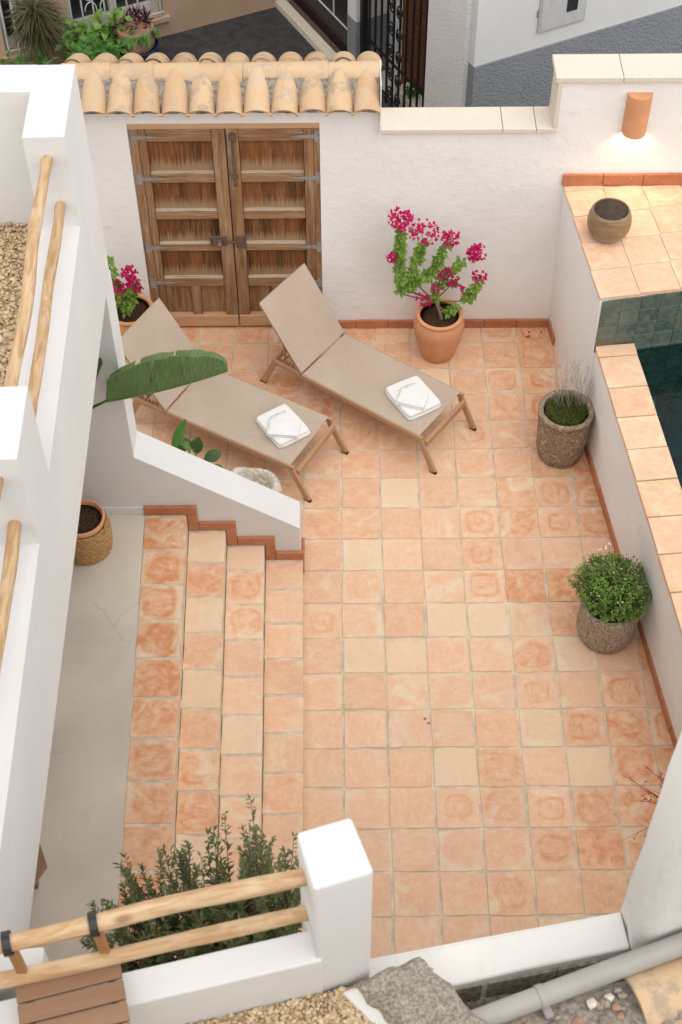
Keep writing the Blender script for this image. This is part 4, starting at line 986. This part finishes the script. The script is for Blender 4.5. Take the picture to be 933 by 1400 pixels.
# ================================================================== PLANTS
def rdir(zmin=-1.0):
    while True:
        v = Vector((rr(-1, 1), rr(-1, 1), rr(-1, 1)))
        if .05 < v.length < 1 and v.normalized().z > zmin: return v.normalized()
def curve_pts(a, b, bend=(0, 0, 0), n=8):
    a = Vector(a); b = Vector(b); c = (a + b) / 2 + Vector(bend)
    return [a * (1 - t) ** 2 + c * 2 * t * (1 - t) + b * t * t for t in [i / n for i in range(n + 1)]]
POTP = [(.125, 0), (.135, .006), (.165, .10), (.196, .21), (.212, .30), (.212, .355), (.197, .405), (.185, .425), (.196, .437), (.197, .452), (.186, .46), (.168, .458), (.160, .44)]
def bougainvillea(label, loc, s, stalks, clusters, trunk, seed):
    random.seed(seed)
    t = T('potted_bougainvillea', label, 'potted plant', loc, 0, 'terracotta pots of bougainvillea')
    MB().lathe([(a * s, b * s) for a, b in POTP], 56).build('pot', 'pot', t, smooth=50)
    m = MB().lathe([(.163 * s, .415 * s), (.10 * s, .42 * s), (.0, .425 * s)], 32, .004, 6); m.build('soil', 'soil', t, smooth=True)
    L = Vector(loc); stem = MB(); leaf = MB(); flo = MB()
    tp = [Vector(p) - L for p in trunk]; stem.tube(curve_pts(tp[0], tp[1], (.02, -.02, .03)), [.017 - .001 * i for i in range(9)], 8)
    hub = tp[1]
    for (a, b, wd, dens) in stalks:
        a = Vector(a) - L; b = Vector(b) - L
        stem.tube(curve_pts(hub, a, (0, 0, -.03)), [.008 - .0004 * i for i in range(9)], 6); pts = curve_pts(a, b, (rr(-.01, .01), 0, 0)); stem.tube(pts, .005, 5)
        n = int((b - a).length * dens * 1.25)
        for k in range(n):
            tt = random.random(); p = a.lerp(b, tt); d = rdir(-.7); d.z *= .5; d.normalize(); off = d * rr(.006, wd)
            leaf.leaf(p + off * .5, (d + Vector((0, -.25, rr(-.5, .3)))).normalized(), (rr(-.5, .5), -.55, 1), rr(.032, .055), rr(.026, .042), .12, .25)
    for (c, r_, n) in clusters:
        c = Vector(c) - L
        for k in range(n):
            d = rdir(); p = c + Vector((d.x * r_, d.y * r_ * .8, d.z * r_ * .9)) * rr(.45, 1.05)
            for q in range(3):
                e = (d + rdir() * .9).normalized(); flo.leaf(p, e, d, rr(.022, .034), rr(.019, .028), .15, .1)
        for k in range(6): stem.tube([c + Vector((0, 0, -r_)), c + rdir() * r_ * .8], .002, 4, False)
    stem.build('stem', 'stem', t, smooth=True); stuff(leaf.build('foliage', 'boug', t)); stuff(flo.build('flowers', 'magenta', t)); return t
Yb = 1.70
bougainvillea('terracotta pot of tall magenta bougainvillea against the blank white wall', (1.115, 1.68, .0005), .985,
    [((.775, Yb, .74), (.775, Yb, 1.30), .045, 270), ((.875, Yb, .82), (.945, Yb, 1.19), .048, 290), ((1.03, Yb, .84), (1.135, Yb, 1.16), .045, 280), ((1.15, Yb, .85), (1.27, Yb, .98), .045, 280),
     ((1.33, Yb - .03, .60), (1.40, Yb - .03, .79), .05, 330), ((.83, Yb, .72), (1.02, Yb, .86), .07, 330), ((.78, Yb, .66), (.92, Yb - .02, .80), .05, 260), ((1.06, Yb - .03, .58), (1.10, Yb, .78), .04, 230), ((1.17, Yb - .05, .49), (1.24, Yb - .06, .55), .05, 360), ((1.10, Yb, .80), (1.18, Yb, .9), .04, 260), ((1.19, Yb, .74), (1.23, Yb, .80), .03, 260)],
    [((.778, Yb, 1.41), .092, 95), ((.955, Yb, 1.28), .105, 80), ((1.16, Yb, 1.215), .072, 52), ((1.37, Yb, 1.075), .075, 85), ((1.135, Yb - .04, .90), .05, 30), ((1.41, Yb - .03, .855), .05, 28), ((1.215, Yb - .04, .80), .045, 18), ((.98, Yb - .06, .635), .055, 26), ((.722, Yb, 1.04), .045, 26), ((1.075, Yb - .05, .75), .035, 10), ((1.29, Yb - .04, .72), .03, 8)],
    [(1.13, 1.64, .41), (1.06, 1.68, .60)], 3)
bougainvillea('terracotta pot of bougainvillea beside the old double door', (-1.42, 1.76, .0005), 1.0,
    [((-1.50, 1.72, .62), (-1.53, 1.74, .98), .05, 250), ((-1.44, 1.68, .50), (-1.36, 1.68, .70), .07, 300), ((-1.42, 1.68, .62), (-1.34, 1.7, .80), .05, 260), ((-1.56, 1.7, .5), (-1.46, 1.68, .72), .08, 300)],
    [((-1.375, 1.70, .88), .065, 60), ((-1.335, 1.68, .78), .06, 50), ((-1.475, 1.68, .77), .06, 50), ((-1.46, 1.68, .68), .04, 24)],
    [(-1.42, 1.74, .41), (-1.44, 1.73, .56)], 8)

# ---- stone planters
p3 = T('tufa_planter', 'tall porous stone planter with low green succulents and dry stalks', 'potted plant', (2.025, .545, .0005))
MB().lathe([(.150, 0), (.168, .012), (.185, .10), (.197, .25), (.203, .40), (.206, .475), (.214, .482), (.215, .505), (.207, .512), (.180, .512), (.172, .50), (.170, .46)], 64, .007, 3).build('pot', 'tufa', p3, smooth=60)
MB().lathe([(.172, .462), (.1, .468), (0, .472)], 32, .004, 6).build('soil', 'soil', p3, smooth=True)
random.seed(21); lf_ = MB(); dr = MB()
for i in range(1700):
    a = rr(0, 2 * PI); q = .162 * math.sqrt(random.random()); p = Vector((q * math.cos(a) * .95, q * math.sin(a) * .95, .468 + rr(0, .03)))
    d = (rdir(0.0) * .7 + Vector((0, 0, .8))).normalized(); lf_.leaf(p, d, rdir(), rr(.02, .045), rr(.005, .010), .2, .2)
stuff(lf_.build('foliage', 'moss', p3))
for i in range(46):
    a = rr(0, 2 * PI); p = Vector((.04 + .11 * math.cos(a), .08 + .06 * math.sin(a), .47)); tip = p + Vector((rr(-.14, .12), rr(.0, .10), rr(.20, .42)))
    dr.tube(curve_pts(p, tip, (rr(-.03, .03), rr(-.02, .02), .03), 5), .0016, 4, False)
    for k in range(3): dr.leaf(tip + Vector((0, 0, -.015 * k)), rdir(), rdir(), .014, .006)
stuff(dr.build('dry_stalks', 'dry', p3))
p4 = T('knitted_planter', 'squat textured stone planter overflowing with a dense small-leaved green bush', 'potted plant', (2.175, -1.175, .0005))
MB().lathe([(.165, 0), (.185, .012), (.202, .07), (.208, .16), (.206, .25), (.212, .34), (.214, .375), (.205, .385), (.180, .383), (.175, .35)], 64, .008, 3).build('pot', 'knit', p4, smooth=60)
MB().lathe([(.176, .352), (.1, .36), (0, .365)], 32, .004, 6).build('soil', 'soil', p4, smooth=True)
random.seed(5); lf_ = MB(); fl = MB(); tw = MB(); pk = MB()
for i in range(400):
    d = rdir(.04); rad = .245 + .07 * mnoise.noise(d * 2.6) ; tip = Vector((d.x * rad * 1.1, d.y * rad * 1.05 + .03, .475 + d.z * rad * .8)); b = Vector((d.x * .08, d.y * .08, .36))
    tw.tube([b, (b + tip) / 2 + Vector((0, 0, .02)), tip], .0022, 4, False)
    for k in range(15):
        tt = 1 - .55 * (random.random() ** 1.6); p = b.lerp(tip, tt) + rdir() * .018; lf_.leaf(p, (rdir() + d * .9).normalized(), (d + rdir() * .5), rr(.015, .026), rr(.010, .016), .15, .15)
    if random.random() < .07:
        for k in range(4): fl.leaf(tip + d * .004, rdir(), d, .009, .008)
for (x, y) in ((-.06, .22), (-.03, .25), (-.10, .20)):
    tip = Vector((x, y, .72)); tw.tube([(x * .5, y * .5, .5), tip], .0015, 4, False)
    for k in range(6): fl.leaf(tip + rdir() * .006, rdir(), (0, 0, 1), .014, .012)
stuff(lf_.build('foliage', 'bush', p4)); stuff(fl.build('flowers', 'petal', p4)); stuff(tw.build('twigs', 'stem', p4))

# ---- strelitzia in a basket on the porch
sp_ = T('potted_strelitzia', 'large-leaved green plant in a terracotta pot inside a wicker basket on the porch', 'potted plant', (-1.455, -.90, .6985))
bkm = MB(); bkm.lathe([(.130, .004), (.150, .01), (.164, .09), (.170, .18), (.166, .262), (.160, .262)], 48)
for q in range(17):
    zq = .012 + q * .0165; rq = .152 + .022 * math.sin(PI * min(1, (zq + .05) / .40)); bkm.tube([((rq + .003 * math.sin(a * 31 + q * 1.6)) * math.cos(a), (rq + .003 * math.sin(a * 31 + q * 1.6)) * math.sin(a), zq + .0025 * math.sin(a * 23 + q * 2.1)) for a in [2 * PI * k / 96 for k in range(97)]], .0095, 6, False)
bk = bkm.build('basket', 'wicker', sp_, smooth=50)
for a in (R(-8), R(172)):
    pts = [(.172 * math.cos(a + q), .172 * math.sin(a + q), .25 + .055 * math.cos(q / .36 * PI / 2)) for q in (-.36, -.27, -.18, -.09, 0, .09, .18, .27, .36)]
    MB().tube(pts, .012, 8).build('basket_handle', 'wicker', sp_, smooth=True)
MB().lathe([(.10, .02), (.135, .2), (.148, .29), (.158, .295), (.158, .325), (.146, .328), (.136, .315), (.134, .29)], 48).build('pot', 'pot', sp_, smooth=50)
MB().lathe([(.136, .292), (.08, .298), (0, .30)], 32, .004, 6).build('soil', 'soil', sp_, smooth=True)
def paddle(a, b, width, sag, tilt, splits, off, parent, nm='leaf'):
    """boat-folded paddle leaf: midrib from a to b, two blades rising in a V, torn along the veins"""
    a = Vector(a) - off; b = Vector(b) - off; N = 48; mid = [p for p in curve_pts(a, b, sag, N)]
    m = MB(); d = (b - a).normalized(); upv = Vector((0, 0, 1)); sdv = d.cross(upv).normalized()
    for side in (-1, 1):
        o = len(m.v); K = 6; gap = splits[0] if side < 0 else splits[1]
        cols = []
        for i in range(N + 1):
            t = i / N; wd = width * (math.sin(PI * min(1, t * .90 + .10)) ** .42) * (1 - .18 * t)
            wd *= 1 + .05 * mnoise.noise(Vector((t * 9, side, 3)))
            for j in range(K + 1):
                u = j / K; aa = (tilt[0] if side > 0 else tilt[1]) * (.45 + .75 * u) + .12 * mnoise.noise(Vector((t * 5, side * 3, 0)))
                tt = t
                for g in gap:       # torn along a vein: both lips pull back from the tear
                    if abs(t - g) < .04: tt = t + math.copysign(1, t - g + 1e-6) * .016 * u * u * (1 - abs(t - g) / .04)
                ii = max(0, min(N - 1e-6, tt * N)); i0 = int(ii); pm = mid[i0].lerp(mid[i0 + 1], ii - i0)
                p = pm + (upv * math.cos(aa) + sdv * math.sin(aa)) * wd * u + d * (.16 * wd * u)
                m.v.append(tuple(p)); m.uv[len(m.v) - 1] = (t, u)
        cut = {int(g * N) for g in gap}
        for i in range(N):
            for j in range(K):
                if i in cut and j > 1: continue
                k = o + i * (K + 1) + j; m.f.append((k, k + K + 1, k + K + 2, k + 1))
    lf = m.build(nm, 'strel', parent, smooth=True)
    MB().tube(mid, [.010 - .0075 * i / N for i in range(N + 1)], 8).build('midrib', 'moss', lf, smooth=True); return lf
off = Vector((-1.455, -.90, .6985))
la, lb = (-1.175, -.76, 2.005), (-.392, -.76, 2.262)
paddle(la, lb, .265, (0, 0, -.05), (R(-6), R(-50)), ((.22, .50), (.36, .62)), off, sp_)
MB().tube(curve_pts(Vector((-1.50, -.88, 1.0)) - off, Vector(la) - off, (-.32, .0, .30), 12), [.016 - .0006 * i for i in range(13)], 8).build('leaf_stalk', 'dark', sp_, smooth=True)
for (b0, b1, wd) in (((-1.30, -.72, 1.92), (-1.165, -.70, 2.28), .10), ((-1.62, -1.0, 1.9), (-2.2, -1.2, 2.2), .16), ((-1.5, -.98, 1.95), (-1.62, -1.6, 2.2), .15)):
    paddle(b0, b1, wd, (0, 0, .05), (R(40), R(-40)), ((.4,), (.6,)), off, sp_)
    MB().tube(curve_pts(Vector((-1.54, -.9, 1.0)) - off, Vector(b0) - off, (-.25, 0, .2), 10), .011, 8).build('leaf_stalk', 'dark', sp_, smooth=True)

# ---- plants and trough behind the stair parapet
random.seed(14)
t = T('leafy_plant', 'young plant with a broad upright leaf and round dark leaves behind the stair parapet', 'plant', (-.93, .18, .0005))
o_ = Vector((-.93, .18, 0)); stm = MB(); lv = []
for (p, d, L, W_, mt) in (((-.985, .33, .30), (.32, .35, .75), .27, .085, 'mid'), ((-.93, .30, .40), (.95, .10, -.10), .20, .07, 'mid'), ((-1.0, .30, .35), (-.8, .2, .1), .16, .06, 'mid'), ((-.80, .27, .34), (.1, .3, .6), .13, .095, 'dark'), ((-.74, .24, .30), (.7, .2, .25), .14, .10, 'dark'), ((-.85, .29, .36), (-.3, .4, .5), .10, .075, 'dark'), ((-.90, .27, .33), (-.2, .1, .6), .09, .07, 'dark'), ((-1.06, .24, .36), (-.4, .2, .8), .11, .05, 'dark'), ((-.70, .20, .24), (.7, .0, .2), .10, .06, 'moss')):
    p = Vector(p) - o_; d = Vector(d).normalized(); m = MB(); nrm = Vector((0, -.55, 1)); nrm = (nrm - d * nrm.dot(d)).normalized(); sdv = d.cross(nrm); N = 10
    for i in range(N + 1):
        q = i / N; w_ = W_ * .5 * math.sin(PI * (q * .92 + .04)) ** .8; c = p + d * L * q - nrm * L * .12 * q * q
        m.v += [tuple(c + sdv * w_ + nrm * w_ * .25), tuple(c), tuple(c - sdv * w_ + nrm * w_ * .25)]
    for i in range(N): m.f += [(i * 3, i * 3 + 1, i * 3 + 4, i * 3 + 3), (i * 3 + 1, i * 3 + 2, i * 3 + 5, i * 3 + 4)]
    m.build('leaf', mt, t, smooth=True); stm.tube(curve_pts(Vector((p.x * .4, p.y * .2, 0)), p, (0, 0, .05), 6), .006, 6)
stm.build('stem', 'moss', t, smooth=True)
m = MB(); random.seed(2)
prof = [(.0, 0), (.19, 0), (.215, .06), (.225, .16), (.222, .215), (.205, .235), (.175, .232), (.155, .20), (.14, .12), (.0, .10)]
m.lathe(prof, 56, .022, 2.2); m.v = [(x * 1.02, y * .72, z + .012 * mnoise.noise(Vector((x * 12, y * 12, z * 8)))) for x, y, z in m.v]
tag(m.build('stone_trough', 'trough', None, (-.375, .07, .001), smooth=70, rot=(0, 0, R(-12))), 'pale rough stone trough behind the stair parapet beside the lounger', 'trough')

# ---- olive bush below the terrace railing
random.seed(31)
ol = T('olive_bush', 'dark green olive bush growing up behind the front log rails', 'bush', (-.22, -4.50, 0))
oo = Vector((-.22, -4.50, 0)); tr = MB(); lv = MB(); tw = MB()
tr.tube([(0, 0, 0), (.02, .03, .8), (-.02, 0, 1.6), (.0, -.02, 2.3)], [.035, .03, .026, .02], 10)
for i in range(210):
    u = random.random(); x = -.54 + .90 * u; hgt = 2.60 + .50 * u ** .8 + .18 * mnoise.noise(Vector((x * 5, 1, 0))) + rr(-.15, .12); y = rr(-.33, .16)
    tip = Vector((x + rr(-.12, .12), y + rr(-.02, .2), hgt + rr(-.05, .08))); st_ = Vector((x * .35, y * .35, 2.1 + rr(0, .3))); ctrl = Vector((x * .95, y, 2.55)); pts = []
    for k in range(11):
        q = k / 10; pts.append(st_ * (1 - q) ** 2 + ctrl * 2 * q * (1 - q) + tip * q * q)
    tw.tube(pts, [.006 - .00048 * k for k in range(11)], 5, False)
    for k in range(34):
        q = .30 + .70 * k / 33; i0 = min(9, int(q * 10)); p = pts[i0].lerp(pts[i0 + 1], q * 10 - i0); d = (pts[i0 + 1] - pts[i0]).normalized()
        for sg in (0, 1):
            sdv = Matrix.Rotation(rr(0, 2 * PI), 3, d) @ d.orthogonal().normalized(); lv.leaf(p, (d * rr(.6, 1.1) + sdv).normalized(), d, rr(.032, .05) * (1.1 - .3 * q), rr(.0095, .015), .18, .1)
tr.build('trunk', 'stem', ol, smooth=True); stuff(tw.build('branches', 'stem', ol, smooth=True)); stuff(lv.build('crown', 'olive', ol))

# ---- bare red twigs beside the rough wall
random.seed(9); m = MB()
root = Vector((2.38, -2.86, .5))
for tip in ((2.02, -2.66, .62), (2.06, -2.74, .66), (2.05, -2.83, .6), (2.14, -2.62, .68), (1.98, -3.07, .55), (2.10, -3.18, .5), (2.22, -2.70, .7), (2.18, -2.78, .66)):
    tip = Vector(tip); pts = curve_pts(root, tip, (rr(-.05, .05), rr(-.05, .05), .06), 9); m.tube(pts, [.0045 - .0004 * k for k in range(10)], 5, False)
    for k in range(4):
        p = pts[4 + k]; q = p + rdir() * .045; m.tube([p, q], .0015, 4, False)
        for e in range(3): m.leaf(q, rdir(), rdir(), .013, .008)
m.tube(curve_pts((2.40, -2.9, .001), root, (.03, 0, .05), 6), .006, 6)
o = m.build('bare_shrub', 'red'); tag(o, 'thin bare reddish twigs poking out beside the tall rough wall', 'shrub')

# ---- corner of a wooden table under the porch
fb = T('porch_table', 'brown wooden table whose corner shows from under the porch edge', 'table', (-1.75, -3.6, .6985))
m = MB().prism([(-.55, -.30, .37), (.15, -.28, .37), (.388, .135, .37), (.32, .30, .37), (-.5, .32, .37)], [(-.55, -.30, .402), (.15, -.28, .402), (.388, .135, .402), (.32, .30, .402), (-.5, .32, .402)])
m.build('table_top', 'slat', fb, bevel=.004)
for (x, y) in ((-.48, -.24), (.1, -.2), (.25, .2), (-.45, .26)): MB().box(-.02, .02, -.02, .02, 0, .369).build('leg', 'slat', fb, (x, y, 0), bevel=.003)
# fallen petals
random.seed(4)
for i in range(4):
    m = MB(); m.leaf((0, 0, .003), (1, .2, .1), (0, 0, 1), .03, .022, .2, .2)
    tag(m.build('fallen_petal', 'red', None, (1.93 + rr(-.05, .09), 1.90 + rr(-.05, .05), .001), rot=(0, 0, rr(0, 6))), 'small dark fallen petal on the floor tiles in the corner below the plinth', 'petal', 'fallen petals in the corner')
for (x, y) in ((.855, -1.865), (.875, -1.91)):
    m = MB(); m.leaf((0, 0, .003), (1, .2, .1), (0, 0, 1), .026, .016, .2, .2); tag(m.build('dry_leaf', 'stem', None, (x, y, .001), rot=(0, 0, x * 50)), 'small dry brown leaf lying in the middle of the tiled floor', 'leaf', 'dry leaves on the floor')

# ================================================================== STREET
A = Vector((-.296, 6.986, 0)); gd_ = Vector((.4722, -.8815, 0)).normalized(); pdv = Vector((-.9062, -.4228, 0)).normalized()
# peach house: wall running left/near from the corner
ph = T('peach_house', 'peach rendered house with white barred windows across the street', 'house', A)
pn_ = Vector((pdv.y, -pdv.x, 0));  pn_ = pn_ if pn_.y < 0 else -pn_
def PH(u, v, z): return pdv * u + pn_ * v + Vector((0, 0, z))
def pquad(u0, u1, v0, v1, z0, z1): 
    return MB().prism([PH(u0, v0, z0), PH(u1, v0, z0), PH(u1, v1, z0), PH(u0, v1, z0)], [PH(u0, v0, z1), PH(u1, v0, z1), PH(u1, v1, z1), PH(u0, v1, z1)])
# facade pieces around the two window openings
def uof(x): return (x - A.x) / pdv.x
w2 = (uof(-1.50), uof(-2.40), .22, 1.5); w1 = (uof(-2.68), uof(-3.02), .22, 1.5)
for (u0, u1, z0, z1) in ((-.6, w2[0], -.3, 5), (w2[1], w1[0], -.3, 5), (w1[1], 9, -.3, 5), (w2[0], w2[1], -.3, w2[2]), (w2[0], w2[1], w2[3], 5), (w1[0], w1[1], -.3, w1[2]), (w1[0], w1[1], w1[3], 5)):
    pquad(u0, u1, -.3, 0, z0, z1).build('wall', 'peach', ph)
for (u0, u1, z0, z1) in (w2, w1):
    wn = pquad(u0 + .002, u1 - .002, -.2, -.18, z0, z1).build('window', 'glass', ph)
    fm = MB()
    for (a, b, c, d) in ((u0 + .001, u0 + .07, z0, z1), (u1 - .07, u1 - .001, z0, z1), (u0 + .071, u1 - .071, z0 + .001, z0 + .10), ((u0 + u1) / 2 - .03, (u0 + u1) / 2 + .03, z0 + .101, z1)): fm.add(*[(q.v, q.f) for q in [pquad(a, b, -.178, -.11, c, d)]][0])
    fm.build('frame', 'winwhite', wn)
    pquad(u0 - .06, u1 + .06, .001, .05, z0 - .05, z0 - .001).build('sill', 'peach', wn)
    n = max(3, int((u1 - u0) / .12))
    for i in range(n + 1):
        u = u0 + .03 + (u1 - u0 - .06) * i / n; MB().tube([PH(u, .03, z0 + .02), PH(u, .03, z1)], .009, 8).build('bar', 'winwhite', wn)
    for z in (z0 + .06, z0 + .75): MB().tube([PH(u0, .03, z), PH(u1, .03, z)], .009, 8).build('bar', 'winwhite', wn)
    if u1 - u0 > .6:
        for q in range(2):
            for zc in (.50, .70, .92):
                uc = u0 + (u1 - u0) * (.60 + .16 * q); MB().tube([PH(uc + .06 * math.cos(a), .03, zc + .09 * math.sin(a)) for a in [2 * PI * k / 20 for k in range(19)]], .006, 6).build('scroll', 'winwhite', wn)
# dark house with garage door, pillar and iron gate along gd_
gh_ = T('garage_house', 'black garage door house front with pale concrete kerb across the street', 'house', A)
gn = Vector((gd_.y, -gd_.x, 0)); gn = gn if gn.x < 0 else -gn     # towards the street (left/near)
def GH(u, v, z): return gd_ * u + gn * v + Vector((0, 0, z))
def gquad(u0, u1, v0, v1, z0, z1): return MB().prism([GH(u0, v0, z0), GH(u1, v0, z0), GH(u1, v1, z0), GH(u0, v1, z0)], [GH(u0, v0, z1), GH(u1, v0, z1), GH(u1, v1, z1), GH(u0, v1, z1)])
gquad(.0, 1.30, -.04, .07, -.1, .05).build('kerb', 'stonecop', gh_)
gquad(.0, 1.38, -.34, -.13, -.1, 4).build('garage_door', 'blackdoor', gh_)
gquad(.0, 1.38, -.129, -.041, -.1, .012).build('threshold', 'rust', gh_)
for z in (.34, .95, 1.6): gquad(.02, 1.37, -.1295, -.118, z, z + .012).build('door_moulding', 'greywall', gh_)
for u in (.5, .95): gquad(u, u + .012, -.1295, -.1185, .353, 1.6).build('door_moulding', 'greywall', gh_)
gp = T('street_pillar', 'white stucco pillar with blue grey foot between garage door and iron gate', 'pillar', A)
gquad(1.385, 1.56, -.5, -.05, .62, 4).build('shaft', 'stucco', gp); gquad(1.384, 1.561, -.5, -.046, -.3, .619).build('plinth', 'bluegrey', gp)
# iron gate
ig = T('iron_gate', 'black wrought iron gate with vertical bars and scrolls beyond the wall', 'gate', A)
U0, U1 = 1.585, 2.86
for u in (U0, U1): gquad(u - .03, u + .03, -.15, -.09, -.2, 3.4).build('gate_post', 'black', ig)
nb_ = 11
for i in range(1, nb_):
    u = U0 + (U1 - U0) * i / nb_; MB().tube([GH(u, -.12, -.1), GH(u, -.12, 3.2)], .0125, 8).build('bar', 'black', ig)
for z in (.05, .47, 1.55, 2.6): gquad(U0 + .021, U1 - .021, -.127, -.113, z, z + .028).build('rail', 'black', ig)
for zc in (.15, .36, .62, .86, 1.10, 1.34):
    for sg in (-1, 1):
        uc = U0 + (U1 - U0) * .5 + sg * .07
        pts = [GH(uc + sg * .055 * (1 - k / 26) * math.cos(k * .48), -.10, zc + .085 * (1 - k / 26) * math.sin(k * .48)) for k in range(24)]
        MB().tube(pts, .009, 6, False).build('scroll', 'black', ig, smooth=True)
for z in (.78, 1.5): gquad(U1 + .021, U1 + .06, -.135, -.10, z, z + .04).build('hinge', 'black', ig)
# passage behind the gate
pg = T('gate_passage', 'side passage behind the iron gate with brown louvred shutter and grey wall', 'passage', A)
gquad(1.57, 2.86, -.42, -.16, -.3, -.018).build('passage_floor', 'stonecop', pg)
gquad(1.57, 2.9, -.6, -.425, -.3, 4).build('grey_wall', 'greywall', pg)
MB().prism([GH(2.80, -.42, -.3), GH(2.88, -.42, -.3), GH(2.88, -.16, -.3), GH(2.80, -.16, -.3)], [GH(2.80, -.42, 4), GH(2.88, -.42, 4), GH(2.88, -.16, 4), GH(2.80, -.16, 4)]).build('side_wall', 'greywall', pg)
for i in range(60):
    z = .0 + i * .05; gquad(1.86, 2.80, -.42, -.395, z, z + .043).build('louvre', 'brownslat', pg)
# stucco corner and blue-grey dado wall heading away to the right
ch = T('corner_house', 'pale house corner of white stucco with blue grey dado across the street', 'house', A)
gquad(2.885, 3.50, -.5, -.04, -.3, 4).build('stucco_pier', 'stucco', ch)
K = Vector((1.521, 3.88, 0)) - A; rd = Vector((.8999, .4362, 0)); rn = Vector((.4362, -.8999, 0))
def RH(u, v, z): return K + rd * u + rn * v + Vector((0, 0, z))
def rquad(u0, u1, v0, v1, z0, z1): return MB().prism([RH(u0, v0, z0), RH(u1, v0, z0), RH(u1, v1, z0), RH(u0, v1, z0)], [RH(u0, v0, z1), RH(u1, v0, z1), RH(u1, v1, z1), RH(u0, v1, z1)])
rquad(-.05, 6, -.3, -.002, 1.301, 4).build('wall', 'greywall', ch); rquad(-.05, 6, -.3, .012, -.3, 1.30).build('dado', 'bluegrey', ch)
mb = T('meter_box', 'pale grey metal utility meter box with small dark window on the corner house wall', 'meter box', A + K)
mbp = rquad(.565, 1.04, .0, .018, 1.46, 2.02); mbp.v = [tuple(Vector(v) - K) for v in mbp.v]; mbp.build('box', 'box', mb, bevel=.004)
for (a, b, c, d, e, f, nm, mt) in ((.58, 1.025, .019, .024, 1.475, 2.0, 'lid', 'box'), (.83, .94, .0245, .03, 1.60, 1.76, 'window', 'glass'), (.545, .5645, .0, .012, 1.62, 1.68, 'hinge', 'iron')):
    q = rquad(a, b, c, d, e, f); q.v = [tuple(Vector(v) - K) for v in q.v]; q.build(nm, mt, mb, bevel=.002)
random.seed(44)
fp = T('flower_box', 'stone flower box with a small green seedling behind the iron gate', 'flower box', A + GH(2.35, -.27, -.016))
MB().box(-.24, .24, -.09, .09, 0, .20).build('box', 'stonecop', fp, rot=(0, 0, math.atan2(gd_.y, gd_.x)), bevel=.01)
m = MB()
for i in range(40): m.leaf((rr(-.08, .02), rr(-.05, .05), .2 + rr(0, .08)), rdir(0), rdir(), rr(.04, .07), .03)
stuff(m.build('foliage', 'mid', fp))
# potted and planted greenery by the peach house
yu = T('yucca_plant', 'shaggy yucca with drooping narrow leaves in front of the barred window', 'plant', (-2.66, 5.72, 0)); m = MB(); tk = MB()
tk.tube([(0, 0, 0), (.02, 0, .25), (-.02, .02, .55)], [.05, .045, .05], 10)
for k in range(10): tk.tube(curve_pts((rr(-.03, .03), rr(-.03, .03), 0), (rr(-.09, .09), rr(-.06, .03), .5), (.02, 0, 0), 5), .010, 6)
for i in range(520):
    d = rdir(-.75); p = Vector((0, 0, .60 + rr(-.12, .12))) + d * .04; m.leaf(p, (d + Vector((0, 0, -.15))).normalized(), (0, 0, 1), rr(.16, .30), rr(.010, .017), .2, .6)
tk.build('trunk', 'claypot', yu, smooth=True); stuff(m.build('crown', 'yucca', yu))
def shrub(label, loc, rx, ry, h, n, L, Wl, mt, stems=14, name='street_shrub', z0=.05):
    t = T(name, label, 'shrub', loc, 0, 'plants beside the peach house'); m = MB(); s_ = MB()
    for i in range(stems):
        tip = Vector((rr(-rx, rx), rr(-ry, ry), h * rr(.6, 1))); s_.tube(curve_pts((rr(-.05, .05), rr(-.04, .04), 0), tip, (0, 0, .08), 5), .006, 5)
        for k in range(n // stems):
            q = rr(.25, 1.05); d = rdir(-.3); m.leaf(Vector((tip.x * q, tip.y * q, max(z0, tip.z * q))) + d * .04, (d + Vector((0, -.2, .1))).normalized(), (rr(-.3, .3), -.5, 1), L * rr(.6, 1.15), Wl * rr(.7, 1.1), .15, .3)
    s_.build('stem', 'stem', t, smooth=True); stuff(m.build('foliage', mt, t)); return t
shrub('low bright green shrub at the foot of the yucca', (-2.62, 5.52, 0), .42, .16, .32, 260, .10, .04, 'mid')
shrub('broad-leaved green shrub between the yucca and the clay pot', (-2.15, 5.62, 0), .30, .20, .46, 260, .12, .075, 'mid')
shrub('darker leafy shrub climbing below the scrolled window bars', (-2.12, 5.85, 0), .34, .08, .62, 240, .11, .075, 'bush')
shrub('small reddish-leaved plant behind the roof tiles', (-1.98, 5.40, 0), .16, .12, .26, 120, .07, .04, 'bush', 8)
cp = T('clay_pot_plant', 'weathered clay pot with purple and green trailing leaves standing in a blue tub', 'potted plant', (-1.72, 5.86, 0))
MB().lathe([(.17, .0), (.2, .12), (.215, .23), (.222, .25), (.212, .255), (.20, .2), (0, .19)], 36).build('tub', 'bluetub', cp, smooth=50)
MB().lathe([(.13, .19), (.18, .26), (.195, .34), (.18, .41), (.19, .43), (.185, .455), (.165, .45), (.15, .41), (0, .41)], 36).build('pot', 'claypot', cp, smooth=50)
m = MB(); m2 = MB()
for i in range(80):
    d = rdir(.25); m.leaf(Vector((rr(-.10, .12), rr(-.02, .12), .45)) + d * .07, d, rdir(), rr(.07, .14), rr(.015, .03), .1, .3)
for i in range(9):
    a = rr(-1.9, -.2); m2.leaf((.15 * math.cos(a), .15 * math.sin(a), .455), (math.cos(a), math.sin(a), -.25), (0, 0, 1), rr(.10, .16), rr(.08, .11), .1, .5)
stuff(m.build('purple_leaves', 'purple', cp)); stuff(m2.build('green_leaves', 'mid', cp))

tag(MB().box(-7, 8, -9.2, -7.9, -.5, 5.2).build('house', 'white'), 'unseen plain white block added behind the front terrace to shade its post and kerb', 'house')  # added block out of view, shades the camera-facing sides of post and kerb
